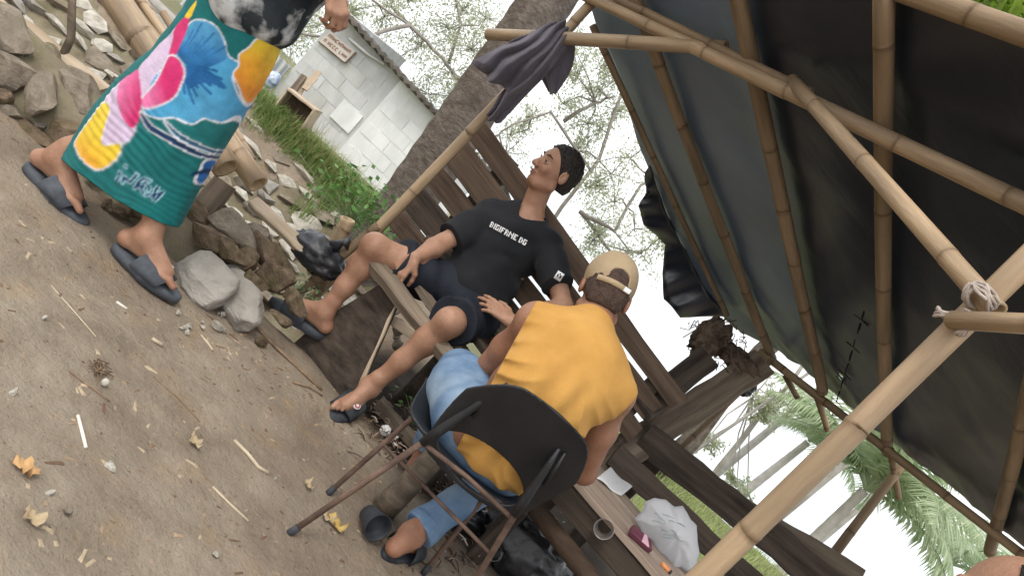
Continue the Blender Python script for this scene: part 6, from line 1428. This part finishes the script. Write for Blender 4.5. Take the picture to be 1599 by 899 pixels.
n = 9000; x = rs.uniform(.3, 4.5, n); y = rs.uniform(5.0, 8.5, n); P = np.stack([x, y, terrain(x, y)], 1); v, f = blades(P, rs.uniform(.05, .16, n), rs.uniform(.003, .006, n), rs, .9)
leafmat('grass_light', (.24, .32, .09, 1), (.44, .50, .20, 1), .6, .45)
o = build_np('meadow_grass', (v, f), MATS['grass_light']); tag(o, 'bright light green grass behind the railing boards', 'grass', kind='stuff')
leafmat('weed', (.06, .16, .03, 1), (.16, .32, .08, 1), .5, .3); leafmat('weed_pale', (.2, .34, .14, 1), (.4, .52, .3, 1), .5, .3)
def weed(label, c, r, n, leaf, mt, seed):
    rs = np.random.RandomState(seed); t = thing('weed', V(c), label, 'plant'); C = np.array(tuple(c)) + rs.normal(size=(n, 3)) * np.array([r, r * .5, r * .6]) + np.array([0, 0, r * .9]); g = [tube([V(c), V(tuple(p))], [.002, .001], 4) for p in C[::4]]
    build('stems', merge(*g), MATS['leaf_palm'], t); D = rs.normal(size=(n, 3)); D[:, 2] *= .4; v, f = leaf_quads(C, D, np.full(n, leaf) * rs.uniform(.6, 1.2, n), np.full(n, leaf * .5), rs); build_np('leaves', (v, f), MATS[mt], t)
weed('small-leaved green weed beside the raised sandal under the bench corner', at(472, 452, 3.05) - V((0, 0, .06)), .055, 130, .013, 'weed_pale', 3)
weed('low green weed in the dark below the bench seat', at(665, 640, 3.2) - V((0, 0, .08)), .07, 60, .016, 'weed', 5)
weed('broad green weed clump hanging at the bank edge next to the bamboo stub', at(560, 330, 4.6) - V((0, 0, .1)), .16, 260, .03, 'weed', 7)

# ------------------------------------------------------------------ litter on the path
mat('leaf_orange', (.42, .24, .10, 1), (.58, .36, .17, 1), 20, .8, .4, 60); mat('leaf_yellow', (.42, .28, .08, 1), (.58, .42, .15, 1), 20, .7); mat('leaf_tan', (.36, .27, .16, 1), (.5, .4, .26, 1), 20, .85, .4, 60)
mat('stick_white', (.68, .62, .52, 1), (.8, .75, .66, 1), 20, .8); mat('twig', (.16, .10, .065, 1), (.28, .2, .13, 1), 30, .9); mat('twig_pale', (.42, .34, .24, 1), (.55, .46, .34, 1), 30, .9)
def ground_at(px, py, up=.0): p = gnd(px, py); return V((p.x, p.y, tz(p.x, p.y) + up))
def dry_leaf(px, py, r, mt, label, seed, cat='leaf'):
    q = random.Random(seed); c = ground_at(px, py, .004); n = 22; a0 = q.uniform(0, 6); vs = [c + V((0, 0, .006))]
    for k in range(2):
        for i in range(n):
            a = 2 * math.pi * i / n; rr_ = r * (.5, 1)[k] * (1 + .16 * math.cos(a * 4 + a0) * k + q.uniform(-.22, .16) * k); vs.append(c + V((math.cos(a + a0) * rr_ * 1.2, math.sin(a + a0) * rr_ * .8, .004 + k * abs(q.gauss(0, 1)) * .010)))
    fs = [(0, 1 + i, 1 + (i + 1) % n) for i in range(n)] + [(1 + i, 1 + n + i, 1 + n + (i + 1) % n, 1 + (i + 1) % n) for i in range(n)]
    o = build('dry_leaf', (vs, fs), MATS[mt]); md = o.modifiers.new('thickness', 'SOLIDIFY'); md.thickness = .0015; md.offset = 1; tag(o, label, cat)
dry_leaf(33, 737, .024, 'leaf_orange', 'orange-brown dry leaf on the dirt at far left', 1); dry_leaf(45, 815, .020, 'leaf_tan', 'pale tan dry leaf on the dirt below the orange leaf', 2)
dry_leaf(520, 822, .026, 'leaf_yellow', 'yellow fallen leaf beside the chair\'s rear left leg', 3); dry_leaf(508, 812, .02, 'leaf_tan', 'small tan leaf partly under the yellow leaf', 4); dry_leaf(300, 693, .018, 'leaf_tan', 'small curled tan leaf in the middle of the dirt path', 5)
dry_leaf(478, 762, .014, 'leaf_tan', 'tiny pale leaf left of the chair\'s front leg tip', 6)
def stick(pts, r, mt, label, name='stick', bend=0):
    P = [ground_at(x, y, r * .9) for x, y in pts]; o = build(name, tube(P, [r] * len(P), 7), MATS[mt]); tag(o, label, 'stick')
stick([(120, 650), (126, 676), (131, 702)], .0042, 'stick_white', 'straight white stick lying upright in view on the dirt')
stick([(333, 758), (358, 784), (388, 813)], .003, 'twig_pale', 'thin pale straight twig in front of the chair'); stick([(363, 690), (385, 712), (400, 732), (416, 741)], .0055, 'twig_pale', 'crooked pale twig in the middle of the path left of the chair')
stick([(80, 445), (115, 485), (148, 528)], .002, 'twig_pale', 'long hair-thin pale straw below the walking person\'s sandals'); stick([(240, 588), (275, 620), (312, 658)], .0022, 'twig', 'long thin dark twig across the middle of the dirt'); stick([(105, 583), (140, 607), (170, 628)], .0025, 'twig', 'thin dark twig beside the small dark clump')
stick([(366, 478), (420, 535), (470, 585), (500, 612)], .006, 'twig', 'long brown root running along the bench edge of the path', 'root'); stick([(455, 600), (480, 608), (500, 622)], .004, 'twig', 'short dark twig at the corner of the bench panel'); stick([(312, 525), (322, 538), (330, 549)], .004, 'twig_pale', 'short pale twig below the concrete lumps')
stick([(183, 470), (190, 475), (199, 481)], .004, 'stick_white', 'short white chip of wood under the front sandal'); stick([(236, 530), (242, 534), (252, 540)], .006, 'twig_pale', 'stubby pale chip right of the white wood chip')
for i, (px, py, r, mt, lab) in enumerate([(170, 730, .016, 'rock_pale', 'small square pale stone left of the middle of the path'), (335, 866, .014, 'rock_pale', 'white pebble near the bottom edge of the path'), (101, 803, .014, 'rock', 'brown pebble at lower left'), (75, 773, .013, 'rock_pale', 'oblong pale pebble above the brown one'), (18, 615, .012, 'rock_pale', 'pale pebble at the left edge of the path'), (428, 750, .01, 'rock_pale', 'pale pebble near the end of the crooked twig'), (66, 500, .013, 'rock_pale', 'light pebble at left below the walking person')]):
    p = ground_at(px, py, r * .35); o = stone('pebble', ROCKS[i], p, (r * 2.4, r * 1.6, r * 1.4), (i, .3 * i, i * 1.3), MATS[mt], None) if False else None
    o = bpy.data.objects.new('pebble', ROCKS[i]); S.collection.objects.link(o); o.location = p; o.scale = (r * 2.6, r * 1.9, r * 1.6); o.rotation_euler = (.2 * i, .3 * i, 1.3 * i); o.material_slots[0].link = 'OBJECT'; o.material_slots[0].material = MATS[mt]; tag(o, lab, 'pebble')
cl_ = thing('twig_clump', ground_at(152, 585), 'small dark tangled clump on the dirt in the left half', 'twig clump'); g = []; q = random.Random(8)
for i in range(26): a = ground_at(152 + q.uniform(-9, 9), 582 + q.uniform(-12, 8), .004); g.append(tube([a, a + V((q.uniform(-.02, .02), q.uniform(-.02, .02), q.uniform(.004, .018))), a + V((q.uniform(-.03, .03), q.uniform(-.03, .03), .003))], .0016, 4))
build('twigs', merge(*g), MATS['twig'], cl_); build('chip', crumple(ground_at(158, 604, .012), .013, 3, sq=(.8, .8, .9)), MATS['rock_pale'], cl_)
# fine litter nobody could count: crumbs of soil, straw, chips
rs = np.random.RandomState(12); vs, fs, cs = [], [], []
def crumbs(n, gx0, gx1, gy0, gy1, smin, smax, pal, flat=.5, pxy=None):
    for i in range(n):
        if pxy: p = gnd(*pxy(rs)); x, y = p.x, p.y
        else: x, y = rs.uniform(gx0, gx1), rs.uniform(gy0, gy1)
        s = smin + (smax - smin) * rs.rand() ** 3; a = rs.uniform(0, 6.28); el = 1 + 3.0 * rs.rand() ** 2; z = tz_fast(x, y); o = len(vs); c, s_ = math.cos(a), math.sin(a)
        for (u_, v_, w) in ((-1, -1, 0), (1, -.8, 0), (1.1, .9, 0), (-.9, 1, 0), (-.5, -.4, 1), (.6, -.5, .9), (.5, .5, 1), (-.6, .4, .8)):
            X = u_ * s * el + rs.uniform(-.2, .2) * s; Y = v_ * s + rs.uniform(-.2, .2) * s; vs.append((x + X * c - Y * s_, y + X * s_ + Y * c, z - .002 + w * s * flat)); 
        k = pal[rs.randint(len(pal))]; cs.extend([k] * 8); fs.extend([(o + 4, o + 5, o + 6, o + 7), (o, o + 1, o + 5, o + 4), (o + 1, o + 2, o + 6, o + 5), (o + 2, o + 3, o + 7, o + 6), (o + 3, o, o + 4, o + 7)])
def tz_fast(x, y):
    i = min(max(np.searchsorted(gx, x) - 1, 0), len(gx) - 2); j_ = min(max(np.searchsorted(gy, y) - 1, 0), len(gy) - 2); fx_ = (x - gx[i]) / (gx[i + 1] - gx[i]); fy_ = (y - gy[j_]) / (gy[j_ + 1] - gy[j_])
    return float((GZ[i, j_] * (1 - fx_) + GZ[i + 1, j_] * fx_) * (1 - fy_) + (GZ[i, j_ + 1] * (1 - fx_) + GZ[i + 1, j_ + 1] * fx_) * fy_)
soil = [(.20, .14, .09, 1), (.30, .22, .15, 1), (.4, .32, .22, 1), (.14, .09, .06, 1)]; chips = [(.44, .37, .27, 1), (.52, .46, .37, 1), (.45, .33, .2, 1), (.3, .2, .12, 1)]
crumbs(3200, -2.0, .6, 1.0, 2.7, .0015, .008, soil); crumbs(240, -1.8, .5, 1.1, 2.65, .0012, .0055, chips, .35)
crumbs(420, -.6, -.5, 2.5, 2.8, .002, .008, chips[2:] + soil + soil, .5, lambda r: (lambda t: (lerp(300, 640, t) + r.normal() * 16, lerp(500, 720, t) + r.normal() * 14))(r.rand()))
mat('litter', None, (.8, 1.15), 60, .95, attr='Col', spec=.1)
lt_ = build('fine_litter', (vs, fs), MATS['litter'], None, False, V((0, 0, 0)), cs); tag(lt_, 'fine crumbs of soil, straw and wood chips strewn over the path', 'litter', kind='stuff')
# twiggy rubbish under the chair and table
vs, fs, cs = [], [], []; q = random.Random(15)
pal = [(.10, .065, .045, 1), (.2, .14, .1, 1), (.34, .25, .2, 1), (.06, .045, .04, 1), (.45, .38, .33, 1), (.62, .58, .55, 1)]
for i in range(560):
    t = q.random(); px_, py_ = (lerp(575, 760, t) + q.gauss(0, 22), lerp(640, 815, t) + q.gauss(0, 20)) if i % 3 else (q.uniform(660, 900), q.uniform(740, 890))
    p = ground_at(px_, py_, q.uniform(.004, .035)); a = q.uniform(0, 6.28); L_ = q.uniform(.015, .07); r = q.uniform(.001, .0032); d = V((math.cos(a), math.sin(a), q.uniform(-.25, .35))); g = tube([p - d * L_ / 2, p + V((0, 0, .006)), p + d * L_ / 2], [r, r, r * .6], 4); o = len(vs); vs += [tuple(v) for v in g[0]]; fs += [tuple(k + o for k in f) for f in g[1]]; cs += [pal[q.choices(range(6), [5, 5, 3, 4, 1.6, .9])[0]]] * len(g[0])
for i in range(150):
    t = q.random(); px_, py_ = (lerp(580, 740, t) + q.gauss(0, 20), lerp(645, 800, t) + q.gauss(0, 18)) if i % 2 else (q.uniform(680, 900), q.uniform(760, 890))
    p = ground_at(px_, py_, q.uniform(.006, .03)); s = q.uniform(.008, .026); a = q.uniform(0, 6.28); e1_ = V((math.cos(a), math.sin(a), q.uniform(-.3, .3))) * s; e2_ = V((-math.sin(a), math.cos(a), q.uniform(-.5, .5))) * s * .55; o = len(vs); vs += [tuple(p - e1_), tuple(p - e2_), tuple(p + e1_), tuple(p + e2_)]; fs.append((o, o + 1, o + 2, o + 3)); cs += [pal[q.choices(range(6), [3, 5, 4, 3, 1.5, .8])[0]]] * 4
rb = build('leaf_mould', (vs, fs), MATS['litter'], None, False, V((0, 0, 0)), cs); tag(rb, 'tangle of twigs, dead leaves and scraps under the bench and chair', 'litter', kind='stuff')
pr_ = thing('rubble_heap', at(640, 500, 3.35), 'heap of pale broken stones seen under the bench seat', 'rubble')
q = random.Random(44)
for i in range(14): stone('stone', ROCKS[i % 10], at(q.uniform(612, 690), q.uniform(470, 560), q.uniform(3.3, 3.5)), q.uniform(.06, .13), (q.uniform(0, 6), q.uniform(0, 6), q.uniform(0, 6)), MATS[q.choice(['rock_pale', 'rock_pale', 'rock'])], pr_)
cr_ = build('foil_scrap', crumple(ground_at(598, 676, .02), .024, 6, fold=.3), MATS['print_white']); tag(cr_, 'crumpled white scrap beside the ground plank', 'scrap')

# ------------------------------------------------------------------ groups for things of one kind
GROUPS = {'person': 'people around the shelter', 'concrete_lump': 'concrete lumps beside the path', 'split_rail': 'split bamboo rails on the rubble wall', 'leaning_board': 'boards stored on the coping', 'plastic_cup': 'clear plastic cups', 'spreading_tree': 'sparse trees behind the shelter',
          'coconut_palm': 'coconut palms', 'slim_tree': 'slim bare trunks behind the railing', 'weed': 'weeds', 'dry_leaf': 'dry leaves on the path', 'stick': 'sticks and twigs on the path', 'pebble': 'pebbles on the path'}
for o in list(S.objects):
    if o.parent is None and o.get('label') and not o.get('group'):
        k = o.name.split('.')[0]
        if k in GROUPS: o['group'] = GROUPS[k]
